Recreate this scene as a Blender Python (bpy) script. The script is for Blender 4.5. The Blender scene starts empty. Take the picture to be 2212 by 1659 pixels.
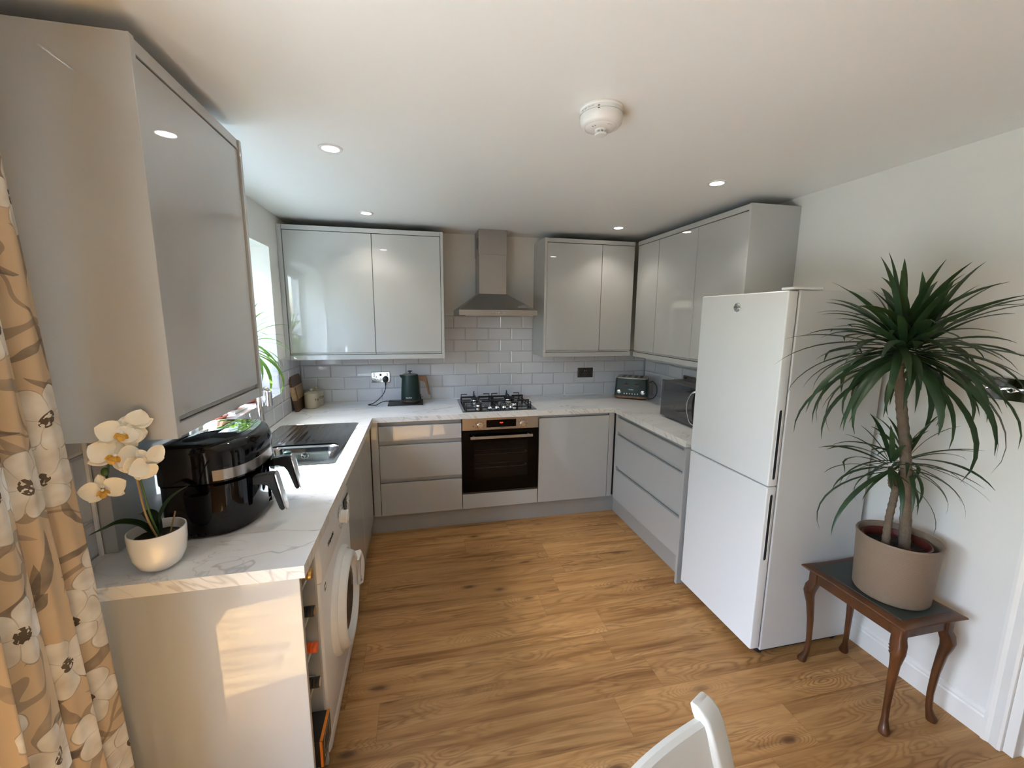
import bpy, bmesh, math, random
from mathutils import Vector, Matrix, noise
R = math.radians; PI = math.pi
random.seed(7)
SC = bpy.context.scene; COL = SC.collection

# ------------------------------------------------------------ camera, world, sun, exposure
def make_camera():
    yaw, pitch, roll, f = 0.2191, 0.1579, -0.0076, 898.13
    cy, sy, cp, sp, cr, sr = math.cos(yaw), math.sin(yaw), math.cos(pitch), math.sin(pitch), math.cos(roll), math.sin(roll)
    r0 = Vector((cy, -sy, 0)); f0 = Vector((sy, cy, 0)); u = Vector((0, 0, 1))
    d = f0*cp - u*sp; v = f0*sp + u*cp
    a = r0*cr - v*sr; b = r0*sr + v*cr
    cam = bpy.data.cameras.new('camera'); cam.sensor_width = 36; cam.lens = f/2212*36; cam.clip_start = 0.02
    o = bpy.data.objects.new('camera', cam); COL.objects.link(o)
    m = Matrix((a, b, -d)).transposed().to_4x4(); m.translation = Vector((0.9511, -3.6249, 1.6111))
    o.matrix_world = m; SC.camera = o
make_camera()

world = bpy.data.worlds.new('world'); SC.world = world; world.use_nodes = True
wn = world.node_tree; wn.nodes.clear()
sky = wn.nodes.new('ShaderNodeTexSky'); sky.sky_type = 'NISHITA'; sky.sun_disc = False
sky.sun_elevation = R(50); sky.sun_rotation = R(280); sky.air_density = 1.0; sky.dust_density = 2.0; sky.ozone_density = 1.0
bgn = wn.nodes.new('ShaderNodeBackground'); bgn.inputs[1].default_value = 1.9
won = wn.nodes.new('ShaderNodeOutputWorld')
wn.links.new(sky.outputs[0], bgn.inputs[0]); wn.links.new(bgn.outputs[0], won.inputs[0])

sd = bpy.data.lights.new('sun', 'SUN'); sd.energy = 24.0; sd.angle = R(0.55); sd.color = (0.73, 0.915, 1.0)
so = bpy.data.objects.new('sun', sd); COL.objects.link(so)
so.rotation_euler = Vector((1, -0.21, -1.25)).to_track_quat('-Z', 'Y').to_euler()
so.location = (-4, 1, 6)

def portal(name, loc, nrm, sx, sy):
    l = bpy.data.lights.new(name, 'AREA'); l.shape = 'RECTANGLE'; l.size = sx; l.size_y = sy
    l.cycles.is_portal = True
    o = bpy.data.objects.new(name, l); COL.objects.link(o); o.location = loc
    o.rotation_euler = Vector(nrm).to_track_quat('-Z', 'Z').to_euler()
portal('portal_kitchen_window', (-0.33, -1.12, 1.57), (1, 0, 0), 1.23, 0.98)
portal('portal_patio_door', (-0.33, -3.62, 1.02), (1, 0, 0), 1.54, 2.06)

SC.view_settings.view_transform = 'Standard'; SC.view_settings.look = 'None'
SC.view_settings.gamma = 1; SC.view_settings.use_curve_mapping = False
SC.view_settings.exposure = 1.15
SC.cycles.max_bounces = 9; SC.cycles.diffuse_bounces = 6; SC.cycles.glossy_bounces = 5
SC.cycles.transmission_bounces = 6; SC.cycles.transparent_max_bounces = 8
SC.cycles.sample_clamp_indirect = 6.0; SC.cycles.caustics_reflective = False; SC.cycles.caustics_refractive = False
SC.cycles.use_denoising = True

# ------------------------------------------------------------ dimensions
W = 3.075; H = 2.297; T = 0.903; WT = 0.038; ZB = T-WT     # room width, ceiling, worktop top, its underside
BT = 2.243; BB = 1.292                                     # wall cabinets with cornice and pelmet
YN = -2.425                                                # near end of the left worktop
FY = -0.59                                                 # base door faces of the back run

# ------------------------------------------------------------ materials
MATS = {}
def nt(name):
    m = bpy.data.materials.new(name); m.use_nodes = True; t = m.node_tree
    MATS[name] = m
    return m, t, t.nodes['Principled BSDF']
def mat(name, c, rough=0.5, metal=0.0, coat=0.0, crough=0.03, bump=None, var=0.0, vscale=8.0, em=None, trans=0.0, ior=None, sheen=0, aniso=None, spec=None):
    m, t, b = nt(name); N, L = t.nodes, t.links
    b.inputs['Base Color'].default_value = (*c, 1); b.inputs['Roughness'].default_value = rough
    b.inputs['Metallic'].default_value = metal; b.inputs['Coat Weight'].default_value = coat
    b.inputs['Coat Roughness'].default_value = crough
    if name == 'gloss_grey_lacquer': b.inputs['Coat IOR'].default_value = 1.75
    if trans: b.inputs['Transmission Weight'].default_value = trans
    if ior: b.inputs['IOR'].default_value = ior
    if spec is not None: b.inputs['Specular IOR Level'].default_value = spec
    if em: b.inputs['Emission Color'].default_value = (*em[0], 1); b.inputs['Emission Strength'].default_value = em[1]
    tc = N.new('ShaderNodeTexCoord')
    n = N.new('ShaderNodeTexNoise'); n.inputs['Scale'].default_value = vscale; n.inputs['Detail'].default_value = 4
    L.new(tc.outputs['Object'], n.inputs['Vector'])
    mx = N.new('ShaderNodeMix'); mx.data_type = 'RGBA'
    mx.inputs[6].default_value = (*[k*(1-var) for k in c], 1); mx.inputs[7].default_value = (*[min(1, k*(1+var)) for k in c], 1)
    L.new(n.outputs['Fac'], mx.inputs[0]); L.new(mx.outputs[2], b.inputs['Base Color'])
    if bump:
        n2 = N.new('ShaderNodeTexNoise'); n2.inputs['Scale'].default_value = bump[0]; n2.inputs['Detail'].default_value = 3
        L.new(tc.outputs['Object'], n2.inputs['Vector'])
        bp = N.new('ShaderNodeBump'); bp.inputs['Strength'].default_value = bump[1]; bp.inputs['Distance'].default_value = bump[2] if len(bump) > 2 else 0.002
        L.new(n2.outputs['Fac'], bp.inputs['Height']); L.new(bp.outputs[0], b.inputs['Normal'])
    return m
def mth(t, op, a, b=None, c=None):
    n = t.nodes.new('ShaderNodeMath'); n.operation = op
    for i, v in enumerate((a, b, c)):
        if v is None: continue
        if isinstance(v, (int, float)): n.inputs[i].default_value = v
        else: t.links.new(v, n.inputs[i])
    return n.outputs[0]
def comb(t, x, y, z):
    n = t.nodes.new('ShaderNodeCombineXYZ')
    for i, v in enumerate((x, y, z)):
        if isinstance(v, (int, float)): n.inputs[i].default_value = v
        else: t.links.new(v, n.inputs[i])
    return n.outputs[0]
def noise_n(t, vec, scale, detail=3, rough=0.5, dist=0.0):
    n = t.nodes.new('ShaderNodeTexNoise'); n.inputs['Scale'].default_value = scale; n.inputs['Detail'].default_value = detail
    n.inputs['Roughness'].default_value = rough; n.inputs['Distortion'].default_value = dist
    t.links.new(vec, n.inputs['Vector']); return n.outputs['Fac']
def ramp(t, fac, stops):
    n = t.nodes.new('ShaderNodeValToRGB'); e = n.color_ramp.elements
    while len(e) < len(stops): e.new(0.5)
    for i, (p, c) in enumerate(stops): e[i].position = p; e[i].color = (*c, 1) if len(c) == 3 else c
    t.links.new(fac, n.inputs[0]); return n.outputs[0]
def mixc(t, fac, a, b, mode='MIX'):
    n = t.nodes.new('ShaderNodeMix'); n.data_type = 'RGBA'; n.blend_type = mode
    for i, v in ((0, fac), (6, a), (7, b)):
        if isinstance(v, (int, float)): n.inputs[i].default_value = v
        elif isinstance(v, tuple): n.inputs[i].default_value = (*v, 1)
        else: t.links.new(v, n.inputs[i])
    return n.outputs[2]

def floor_mat():
    m, t, b = nt('oak_planks'); N, L = t.nodes, t.links
    tc = N.new('ShaderNodeTexCoord'); s = N.new('ShaderNodeSeparateXYZ'); L.new(tc.outputs['Object'], s.inputs[0])
    X, Y = s.outputs[0], s.outputs[1]
    pw, pl = 0.178, 1.22
    yr = mth(t, 'DIVIDE', mth(t, 'ADD', Y, 20.0), pw); row = mth(t, 'FLOOR', yr)
    wn1 = N.new('ShaderNodeTexWhiteNoise'); wn1.noise_dimensions = '1D'; L.new(row, wn1.inputs['W'])
    xo = mth(t, 'ADD', mth(t, 'DIVIDE', X, pl), mth(t, 'MULTIPLY', wn1.outputs['Value'], 7.0)); col = mth(t, 'FLOOR', xo)
    wn2 = N.new('ShaderNodeTexWhiteNoise'); wn2.noise_dimensions = '2D'; L.new(comb(t, row, col, 0.0), wn2.inputs['Vector'])
    idv = wn2.outputs['Value']
    off = mth(t, 'MULTIPLY', idv, 37.0)
    gx = mth(t, 'ADD', X, off); gy = mth(t, 'ADD', Y, mth(t, 'MULTIPLY', off, 3.1))
    # knots: one possible knot per stretched voronoi cell
    kv = N.new('ShaderNodeTexVoronoi'); kv.inputs['Scale'].default_value = 1.0; kv.inputs['Randomness'].default_value = 1.0
    L.new(comb(t, mth(t, 'MULTIPLY', gx, 2.4), mth(t, 'MULTIPLY', gy, 6.2), 0.0), kv.inputs['Vector'])
    kd = kv.outputs['Distance']
    kb = mth(t, 'POWER', 2.718, mth(t, 'MULTIPLY', mth(t, 'MULTIPLY', kd, kd), -14.0))
    wob = noise_n(t, comb(t, mth(t, 'MULTIPLY', gx, 1.15), mth(t, 'MULTIPLY', gy, 9.5), 0.0), 1.0, 3, 0.45, 0.5)
    rmask = noise_n(t, comb(t, mth(t, 'MULTIPLY', gx, 1.6), mth(t, 'MULTIPLY', gy, 8.0), 7.0), 1.0, 2, 0.5)
    h = mth(t, 'ADD', mth(t, 'MULTIPLY', wob, 1.0), mth(t, 'MULTIPLY', kb, 0.55))
    fine0 = noise_n(t, comb(t, mth(t, 'MULTIPLY', gx, 6.0), mth(t, 'MULTIPLY', gy, 60.0), 5.0), 1.0, 3, 0.6)
    rings = mth(t, 'SINE', mth(t, 'MULTIPLY', mth(t, 'ADD', h, mth(t, 'MULTIPLY', fine0, 0.02)), 95.0))
    rings = mth(t, 'POWER', mth(t, 'MULTIPLY_ADD', rings, 0.5, 0.5), 2.2)
    fine = noise_n(t, comb(t, mth(t, 'MULTIPLY', gx, 7.0), mth(t, 'MULTIPLY', gy, 190.0), 0.0), 1.0, 4, 0.65)
    streak = noise_n(t, comb(t, mth(t, 'MULTIPLY', gx, 1.1), mth(t, 'MULTIPLY', gy, 17.0), 0.0), 1.0, 3, 0.6, 0.4)
    base = ramp(t, streak, [(0.30, (0.21, 0.095, 0.030)), (0.46, (0.385, 0.20, 0.072)), (0.70, (0.50, 0.285, 0.115))])
    c = mixc(t, mth(t, 'MULTIPLY', rings, mth(t, 'MAXIMUM', mth(t, 'MULTIPLY_ADD', rmask, 2.2, -0.75), 0.06)), base, (0.19, 0.085, 0.028))
    c = mixc(t, mth(t, 'MULTIPLY', mth(t, 'SUBTRACT', fine, 0.36), 0.85), c, (0.16, 0.075, 0.03))
    core = mth(t, 'POWER', 2.718, mth(t, 'MULTIPLY', mth(t, 'MULTIPLY', kd, kd), -110.0))
    tail = mth(t, 'MULTIPLY', mth(t, 'SMOOTH_MAX', mth(t, 'SUBTRACT', noise_n(t, comb(t, mth(t, 'MULTIPLY', gx, 2.3), mth(t, 'MULTIPLY', gy, 26.0), 3.0), 1.0, 3, 0.6, 0.8), 0.60), 0.0, 0.02), 4.0)
    c = mixc(t, mth(t, 'MINIMUM', mth(t, 'ADD', mth(t, 'MULTIPLY', core, 1.0), tail), 0.88), c, (0.075, 0.032, 0.014))
    hs = N.new('ShaderNodeHueSaturation'); L.new(c, hs.inputs['Color'])
    L.new(mth(t, 'MULTIPLY_ADD', idv, 0.22, 0.90), hs.inputs['Value'])
    # joints
    fy = mth(t, 'FRACT', yr); fx = mth(t, 'FRACT', xo)
    jy = mth(t, 'LESS_THAN', mth(t, 'MINIMUM', fy, mth(t, 'SUBTRACT', 1.0, fy)), 0.005)
    jx = mth(t, 'LESS_THAN', mth(t, 'MINIMUM', fx, mth(t, 'SUBTRACT', 1.0, fx)), 0.0008)
    j = mth(t, 'MAXIMUM', jy, jx)
    c = mixc(t, mth(t, 'MULTIPLY', j, 0.42), hs.outputs[0], (0.10, 0.05, 0.02))
    L.new(c, b.inputs['Base Color'])
    L.new(mth(t, 'MULTIPLY_ADD', fine, 0.12, 0.40), b.inputs['Roughness']); b.inputs['Specular IOR Level'].default_value = 0.3
    bp = N.new('ShaderNodeBump'); bp.inputs['Strength'].default_value = 0.15; bp.inputs['Distance'].default_value = 0.001
    L.new(mth(t, 'SUBTRACT', fine, j), bp.inputs['Height']); L.new(bp.outputs[0], b.inputs['Normal'])
    return m

def marble_mat():
    m, t, b = nt('marble_laminate'); N, L = t.nodes, t.links
    tc = N.new('ShaderNodeTexCoord'); mp = N.new('ShaderNodeMapping'); mp.inputs['Rotation'].default_value = (0, 0, 0.55)
    mp.inputs['Scale'].default_value = (0.8, 1.7, 1.3)
    L.new(tc.outputs['Object'], mp.inputs[0]); v = mp.outputs[0]
    def vein(scale, width, seed, dist):
        mp2 = N.new('ShaderNodeMapping'); mp2.inputs['Location'].default_value = (seed, seed*2.3, 0); L.new(v, mp2.inputs[0])
        n = noise_n(t, mp2.outputs[0], scale, 4, 0.5, dist)
        a = mth(t, 'ABSOLUTE', mth(t, 'SUBTRACT', n, 0.5))
        return mth(t, 'MAXIMUM', mth(t, 'SUBTRACT', 1.0, mth(t, 'DIVIDE', a, width)), 0.0)
    v1 = vein(1.5, 0.007, 1.3, 0.5); v2 = vein(3.1, 0.007, 5.1, 0.9); v3 = vein(1.2, 0.05, 1.3, 0.6)
    msk = mth(t, 'GREATER_THAN', noise_n(t, v, 1.8, 1), 0.47)
    cl = noise_n(t, v, 2.2, 5, 0.6)
    c = ramp(t, cl, [(0.3, (0.74, 0.74, 0.745)), (0.65, (0.83, 0.83, 0.83))])
    c = mixc(t, mth(t, 'MULTIPLY', v3, 0.16), c, (0.45, 0.45, 0.47))
    c = mixc(t, mth(t, 'MULTIPLY', v1, 0.62), c, (0.36, 0.36, 0.38))
    c = mixc(t, mth(t, 'MULTIPLY', mth(t, 'MULTIPLY', v2, msk), 0.45), c, (0.42, 0.41, 0.41))
    L.new(c, b.inputs['Base Color']); b.inputs['Roughness'].default_value = 0.34
    return m

def steel_mat(name, c=(0.56, 0.55, 0.53), rough=0.28, axis=0, rv=0.1):
    m, t, b = nt(name); N, L = t.nodes, t.links
    tc = N.new('ShaderNodeTexCoord'); mp = N.new('ShaderNodeMapping')
    s = [220, 220, 220]; s[axis] = 3; mp.inputs['Scale'].default_value = s
    L.new(tc.outputs['Object'], mp.inputs[0]); n = noise_n(t, mp.outputs[0], 1.0, 3)
    b.inputs['Base Color'].default_value = (*c, 1); b.inputs['Metallic'].default_value = 1.0
    L.new(mth(t, 'MULTIPLY_ADD', n, rv, rough-rv/2), b.inputs['Roughness'])
    return m

def wood_mat(name, c1, c2, rough=0.45, sc=(3, 30, 30), coat=0.0):
    m, t, b = nt(name); N, L = t.nodes, t.links
    tc = N.new('ShaderNodeTexCoord'); mp = N.new('ShaderNodeMapping'); mp.inputs['Scale'].default_value = sc
    L.new(tc.outputs['Object'], mp.inputs[0]); n = noise_n(t, mp.outputs[0], 1.0, 5, 0.6, 0.6)
    L.new(ramp(t, n, [(0.3, c1), (0.7, c2)]), b.inputs['Base Color']); b.inputs['Roughness'].default_value = rough
    b.inputs['Coat Weight'].default_value = coat
    return m

def curtain_mat():
    m, t, b = nt('floral_curtain_fabric'); N, L = t.nodes, t.links
    tc = N.new('ShaderNodeTexCoord'); UV = tc.outputs['UV']
    # gentle warp so no outline is mechanical
    nz = N.new('ShaderNodeTexNoise'); nz.inputs['Scale'].default_value = 9.0; L.new(UV, nz.inputs['Vector'])
    va = N.new('ShaderNodeVectorMath'); va.operation = 'MULTIPLY_ADD'; L.new(nz.outputs['Color'], va.inputs[0])
    va.inputs[1].default_value = (0.045, 0.045, 0); L.new(UV, va.inputs[2]); P = va.outputs[0]
    c = (0.56, 0.42, 0.275)
    weave = noise_n(t, UV, 420.0, 2)
    col = mixc(t, mth(t, 'MULTIPLY', weave, 0.3), c, (0.62, 0.48, 0.33))
    def cell(scale, seed):
        mp = N.new('ShaderNodeMapping'); mp.inputs['Location'].default_value = (seed, seed*1.7, 0)
        mp.inputs['Scale'].default_value = (scale, scale, scale); L.new(P, mp.inputs[0])
        v = N.new('ShaderNodeTexVoronoi'); v.voronoi_dimensions = '2D'; v.inputs['Scale'].default_value = 1.0; v.inputs['Randomness'].default_value = 0.75
        L.new(mp.outputs[0], v.inputs['Vector'])
        d = N.new('ShaderNodeVectorMath'); d.operation = 'SUBTRACT'; L.new(mp.outputs[0], d.inputs[0]); L.new(v.outputs['Position'], d.inputs[1])
        s = N.new('ShaderNodeSeparateXYZ'); L.new(d.outputs[0], s.inputs[0])
        sc = N.new('ShaderNodeSeparateColor'); L.new(v.outputs['Color'], sc.inputs[0])
        return s.outputs[0], s.outputs[1], v.outputs['Distance'], sc
    # stems: thin ridges
    for seed, wd in ((3.0, 0.012), (9.0, 0.010)):
        mp = N.new('ShaderNodeMapping'); mp.inputs['Location'].default_value = (seed, seed, 0); L.new(P, mp.inputs[0])
        n = noise_n(t, mp.outputs[0], 3.0, 2, 0.4, 0.5)
        st = mth(t, 'LESS_THAN', mth(t, 'ABSOLUTE', mth(t, 'SUBTRACT', n, 0.5)), wd)
        col = mixc(t, mth(t, 'MULTIPLY', st, 0.6), col, (0.20, 0.155, 0.12))
    # leaves: slim rotated ellipses
    for scale, seed, tone in ((5.2, 2.0, (0.155, 0.125, 0.10)), (6.5, 11.0, (0.26, 0.215, 0.17)), (8.5, 23.0, (0.11, 0.09, 0.075))):
        x, y, d, sc = cell(scale, seed)
        a = mth(t, 'MULTIPLY', sc.outputs[0], 6.283)
        ca, sa = mth(t, 'COSINE', a), mth(t, 'SINE', a)
        u = mth(t, 'ADD', mth(t, 'MULTIPLY', x, ca), mth(t, 'MULTIPLY', y, sa))
        w = mth(t, 'SUBTRACT', mth(t, 'MULTIPLY', y, ca), mth(t, 'MULTIPLY', x, sa))
        w = mth(t, 'ADD', w, mth(t, 'MULTIPLY', mth(t, 'MULTIPLY', u, u), 0.5))
        half = mth(t, 'MULTIPLY', mth(t, 'SUBTRACT', 1.0, mth(t, 'POWER', mth(t, 'ABSOLUTE', mth(t, 'DIVIDE', u, 0.46)), 2.0)), 0.085)
        inside = mth(t, 'MULTIPLY', mth(t, 'LESS_THAN', mth(t, 'ABSOLUTE', w), half), mth(t, 'GREATER_THAN', sc.outputs[2], 0.3))
        wash = noise_n(t, P, 26.0, 2)
        col = mixc(t, mth(t, 'MULTIPLY', inside, mth(t, 'MULTIPLY_ADD', wash, 0.9, 0.22)), col, tone)
    # blossoms
    for scale, seed in ((3.9, 5.0), (5.2, 17.0)):
        x, y, d, sc = cell(scale, seed)
        ang = mth(t, 'ADD', mth(t, 'ARCTAN2', y, x), mth(t, 'MULTIPLY', sc.outputs[1], 6.283))
        pet = mth(t, 'ABSOLUTE', mth(t, 'COSINE', mth(t, 'MULTIPLY', ang, 2.5)))
        rad = mth(t, 'MULTIPLY_ADD', mth(t, 'POWER', pet, 0.55), 0.16, 0.24)
        on = mth(t, 'GREATER_THAN', sc.outputs[2], 0.52)
        inn = mth(t, 'MULTIPLY', mth(t, 'LESS_THAN', d, rad), on)
        edge = mth(t, 'MULTIPLY', mth(t, 'LESS_THAN', mth(t, 'ABSOLUTE', mth(t, 'SUBTRACT', d, rad)), 0.0075), on)
        wash = noise_n(t, P, 18.0, 2)
        pc = mixc(t, mth(t, 'MULTIPLY_ADD', wash, 2.2, -0.6), (0.82, 0.80, 0.74), (0.56, 0.49, 0.40))
        seam = mth(t, 'MULTIPLY', mth(t, 'LESS_THAN', pet, 0.07), mth(t, 'GREATER_THAN', d, 0.07))
        pc = mixc(t, mth(t, 'MULTIPLY', seam, 0.4), pc, (0.25, 0.20, 0.155))
        speck = mth(t, 'GREATER_THAN', noise_n(t, P, 110.0, 1), 0.45)
        ctr = mth(t, 'MULTIPLY', mth(t, 'LESS_THAN', d, 0.085), speck)
        pc = mixc(t, ctr, pc, (0.11, 0.08, 0.055))
        col = mixc(t, inn, col, pc)
        col = mixc(t, mth(t, 'MULTIPLY', edge, mth(t, 'MULTIPLY', noise_n(t, P, 30.0, 2), 1.1)), col, (0.22, 0.18, 0.14))
    L.new(col, b.inputs['Base Color']); b.inputs['Roughness'].default_value = 0.85
    tr = N.new('ShaderNodeBsdfTranslucent'); L.new(col, tr.inputs[0])
    ms = N.new('ShaderNodeMixShader'); ms.inputs[0].default_value = 0.12
    L.new(b.outputs[0], ms.inputs[1]); L.new(tr.outputs[0], ms.inputs[2]); L.new(ms.outputs[0], N['Material Output'].inputs[0])
    return m

def glass_mat(name, tint=(1, 1, 1), rough=0.0):
    m, t, b = nt(name); N, L = t.nodes, t.links
    N.remove(b)
    tr = N.new('ShaderNodeBsdfTransparent'); tr.inputs[0].default_value = (*tint, 1)
    gl = N.new('ShaderNodeBsdfGlossy'); gl.inputs['Roughness'].default_value = rough
    lw = N.new('ShaderNodeLayerWeight'); lw.inputs[0].default_value = 0.5
    fr = mth(t, 'MULTIPLY_ADD', mth(t, 'POWER', lw.outputs['Facing'], 5.0), 0.7, 0.04)
    ms = N.new('ShaderNodeMixShader'); L.new(fr, ms.inputs[0]); L.new(tr.outputs[0], ms.inputs[1]); L.new(gl.outputs[0], ms.inputs[2])
    L.new(ms.outputs[0], N['Material Output'].inputs[0])
    return m

def leaf_mat(name, c1, c2, trans=0.25):
    m, t, b = nt(name); N, L = t.nodes, t.links
    tc = N.new('ShaderNodeTexCoord'); n = noise_n(t, tc.outputs['Object'], 9.0, 3)
    cc = ramp(t, n, [(0.35, c1), (0.7, c2)]); L.new(cc, b.inputs['Base Color']); b.inputs['Roughness'].default_value = 0.42
    tr = N.new('ShaderNodeBsdfTranslucent'); L.new(mixc(t, 0.5, cc, (0.35, 0.5, 0.05)), tr.inputs[0])
    ms = N.new('ShaderNodeMixShader'); ms.inputs[0].default_value = trans
    L.new(b.outputs[0], ms.inputs[1]); L.new(tr.outputs[0], ms.inputs[2]); L.new(ms.outputs[0], N['Material Output'].inputs[0])
    return m

M_WALL = mat('wall_paint', (0.76, 0.75, 0.715), 0.75, bump=(240, 0.05), var=0.01)
M_CEIL = mat('ceiling_paint', (0.80, 0.805, 0.80), 0.42, bump=(90, 0.03), var=0.008)
M_TRIM = mat('trim_paint', (0.80, 0.79, 0.76), 0.35, var=0.01)
M_FLOOR = floor_mat()
M_CAB = mat('gloss_grey_lacquer', (0.425, 0.43, 0.42), 0.45, coat=1.0, crough=0.015, var=0.01)
M_CABM = mat('grey_satin_board', (0.40, 0.40, 0.385), 0.3, coat=0.3, crough=0.15, var=0.01)
M_CARC = mat('gap_shade_carcass_board', (0.13, 0.13, 0.125), 0.6)  # grey board coloured darker so gaps between doors read as shaded lines
M_PLINTH = mat('gloss_grey_plinth', (0.33, 0.325, 0.31), 0.35, coat=0.6, crough=0.08, var=0.01)
M_TOP = marble_mat()
M_TILE = mat('bevelled_tile_glaze', (0.60, 0.605, 0.63), 0.12, coat=0.6, crough=0.03, var=0.03, vscale=3)
M_GROUT = mat('grey_grout', (0.24, 0.24, 0.25), 0.9)
def marble_edge():
    m, t, b = nt('marble_laminate_edge'); N, L = t.nodes, t.links
    tc = N.new('ShaderNodeTexCoord'); s = N.new('ShaderNodeSeparateXYZ'); L.new(tc.outputs['Object'], s.inputs[0])
    run = mth(t, 'ADD', mth(t, 'SUBTRACT', s.outputs[0], s.outputs[1]), mth(t, 'MULTIPLY', s.outputs[2], 1.1))
    n = noise_n(t, comb(t, mth(t, 'MULTIPLY', run, 9.0), mth(t, 'MULTIPLY', s.outputs[2], 6.0), 0.0), 1.0, 3, 0.5, 0.4)
    v = mth(t, 'MAXIMUM', mth(t, 'SUBTRACT', 1.0, mth(t, 'DIVIDE', mth(t, 'ABSOLUTE', mth(t, 'SUBTRACT', n, 0.52)), 0.022)), 0.0)
    n2 = noise_n(t, comb(t, mth(t, 'MULTIPLY', run, 21.0), 3.0, 1.0), 1.0, 3, 0.5, 0.6)
    v2 = mth(t, 'MAXIMUM', mth(t, 'SUBTRACT', 1.0, mth(t, 'DIVIDE', mth(t, 'ABSOLUTE', mth(t, 'SUBTRACT', n2, 0.5)), 0.02)), 0.0)
    c = mixc(t, mth(t, 'MULTIPLY', v, 0.55), (0.76, 0.74, 0.70), (0.40, 0.36, 0.31)); c = mixc(t, mth(t, 'MULTIPLY', v2, 0.28), c, (0.42, 0.37, 0.31))
    L.new(c, b.inputs['Base Color']); b.inputs['Roughness'].default_value = 0.34
    return m
M_TOPE = marble_edge()
M_STEEL = steel_mat('brushed_steel', (0.40, 0.39, 0.375), 0.36, axis=0)
M_STEELV = steel_mat('brushed_steel_upright', (0.38, 0.365, 0.35), 0.4, axis=2)
M_STEELO = steel_mat('oven_fascia_steel', (0.44, 0.39, 0.33), 0.30, axis=0)
M_SINK = steel_mat('sink_steel', (0.55, 0.55, 0.56), 0.09, axis=1, rv=0.05)
M_CHROME = mat('chrome', (0.75, 0.75, 0.76), 0.08, metal=1.0)
M_BLACKG = mat('black_oven_glass', (0.001, 0.001, 0.001), 0.08, coat=0.0, spec=0.15)
M_BLACKP = mat('gloss_black_plastic', (0.0015, 0.0015, 0.003), 0.05, spec=0.42)
M_BLACKM = mat('matt_black_plastic', (0.012, 0.012, 0.014), 0.5)
M_IRON = mat('cast_iron_black', (0.010, 0.010, 0.011), 0.45, bump=(300, 0.2))
M_GREEN = mat('matt_green_enamel', (0.007, 0.022, 0.019), 0.42, spec=0.35)
M_WALNUT = wood_mat('walnut_handle', (0.11, 0.05, 0.022), (0.24, 0.12, 0.055), 0.45, (40, 40, 6))
M_DWOOD = wood_mat('dark_walnut_strip', (0.045, 0.020, 0.010), (0.12, 0.06, 0.03), 0.45, (30, 4, 30))
M_LWOOD = wood_mat('pale_maple_strip', (0.36, 0.23, 0.11), (0.5, 0.34, 0.18), 0.45, (30, 4, 30))
M_MAHOG = wood_mat('mahogany', (0.040, 0.013, 0.004), (0.13, 0.045, 0.014), 0.38, (9, 9, 5), coat=0.12)
M_LEATHER = mat('green_leather_inlay', (0.028, 0.036, 0.030), 0.32, bump=(120, 0.15), var=0.2)
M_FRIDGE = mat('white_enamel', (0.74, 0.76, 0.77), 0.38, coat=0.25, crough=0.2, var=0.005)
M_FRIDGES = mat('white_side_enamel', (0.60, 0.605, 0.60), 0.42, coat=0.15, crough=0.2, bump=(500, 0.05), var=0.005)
M_WHITE = mat('white_plastic', (0.74, 0.735, 0.72), 0.32, coat=0.3, crough=0.1, var=0.005)
M_WGASK = mat('grey_gasket', (0.25, 0.25, 0.26), 0.5)
M_CERAM = mat('white_glazed_ceramic', (0.82, 0.81, 0.785), 0.16, coat=0.8, crough=0.03)
M_CREAM = mat('cream_stoneware', (0.53, 0.46, 0.335), 0.28, coat=0.4, crough=0.1, var=0.05)
M_TERRA = mat('ribbed_terracotta_glaze', (0.42, 0.13, 0.08), 0.4, coat=0.2)
M_SOIL = mat('potting_soil', (0.03, 0.02, 0.014), 0.95, bump=(110, 1.0, 0.01), var=0.5, vscale=90)
M_TAUPE = mat('taupe_textured_planter', (0.225, 0.165, 0.115), 0.5, var=0.03)
M_REDPL = mat('dark_red_plastic', (0.10, 0.018, 0.012), 0.4)
M_LEAF = leaf_mat('dracaena_leaf', (0.010, 0.030, 0.014), (0.030, 0.070, 0.030), 0.10)
M_LEAF2 = leaf_mat('windowsill_leaf', (0.03, 0.10, 0.02), (0.10, 0.22, 0.05), 0.35)
M_OLEAF = leaf_mat('orchid_leaf', (0.010, 0.035, 0.012), (0.03, 0.075, 0.025), 0.1)
M_PETAL = mat('orchid_petal', (0.86, 0.82, 0.70), 0.55, var=0.06, vscale=30)
M_LIP = mat('orchid_lip', (0.75, 0.38, 0.06), 0.5, var=0.5, vscale=150)
M_STEM = mat('orchid_stem_cane', (0.35, 0.24, 0.12), 0.6, var=0.3, vscale=40)
M_GSTEM = mat('green_stem', (0.06, 0.13, 0.03), 0.5)
M_CURT = curtain_mat()
M_PLASTG = glass_mat('window_glass', (0.94, 0.96, 0.96))
M_UPVC = mat('white_upvc', (0.82, 0.82, 0.81), 0.3)
M_LAMP = mat('downlight_diffuser', (1, 1, 1), 0.5, em=((1.0, 0.93, 0.82), 14.0))
M_RED = mat('red_display_digits', (0.6, 0.02, 0.01), 0.5, em=((1.0, 0.06, 0.02), 2.0))
M_ORANGE = mat('orange_foil', (0.75, 0.10, 0.012), 0.35)
M_ORANGE2 = mat('orange_printed_card', (0.85, 0.26, 0.03), 0.5)
M_GOLD = mat('gold_foil', (0.62, 0.40, 0.14), 0.3, metal=0.9)
M_BOTTLE = mat('dark_bottle_glass', (0.008, 0.012, 0.006), 0.1, coat=0.5)
M_CARD = mat('black_card', (0.022, 0.019, 0.017), 0.45)
M_INK = mat('black_print', (0.02, 0.02, 0.02), 0.5)
M_GREYINK = mat('grey_print', (0.30, 0.30, 0.29), 0.5)
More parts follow.
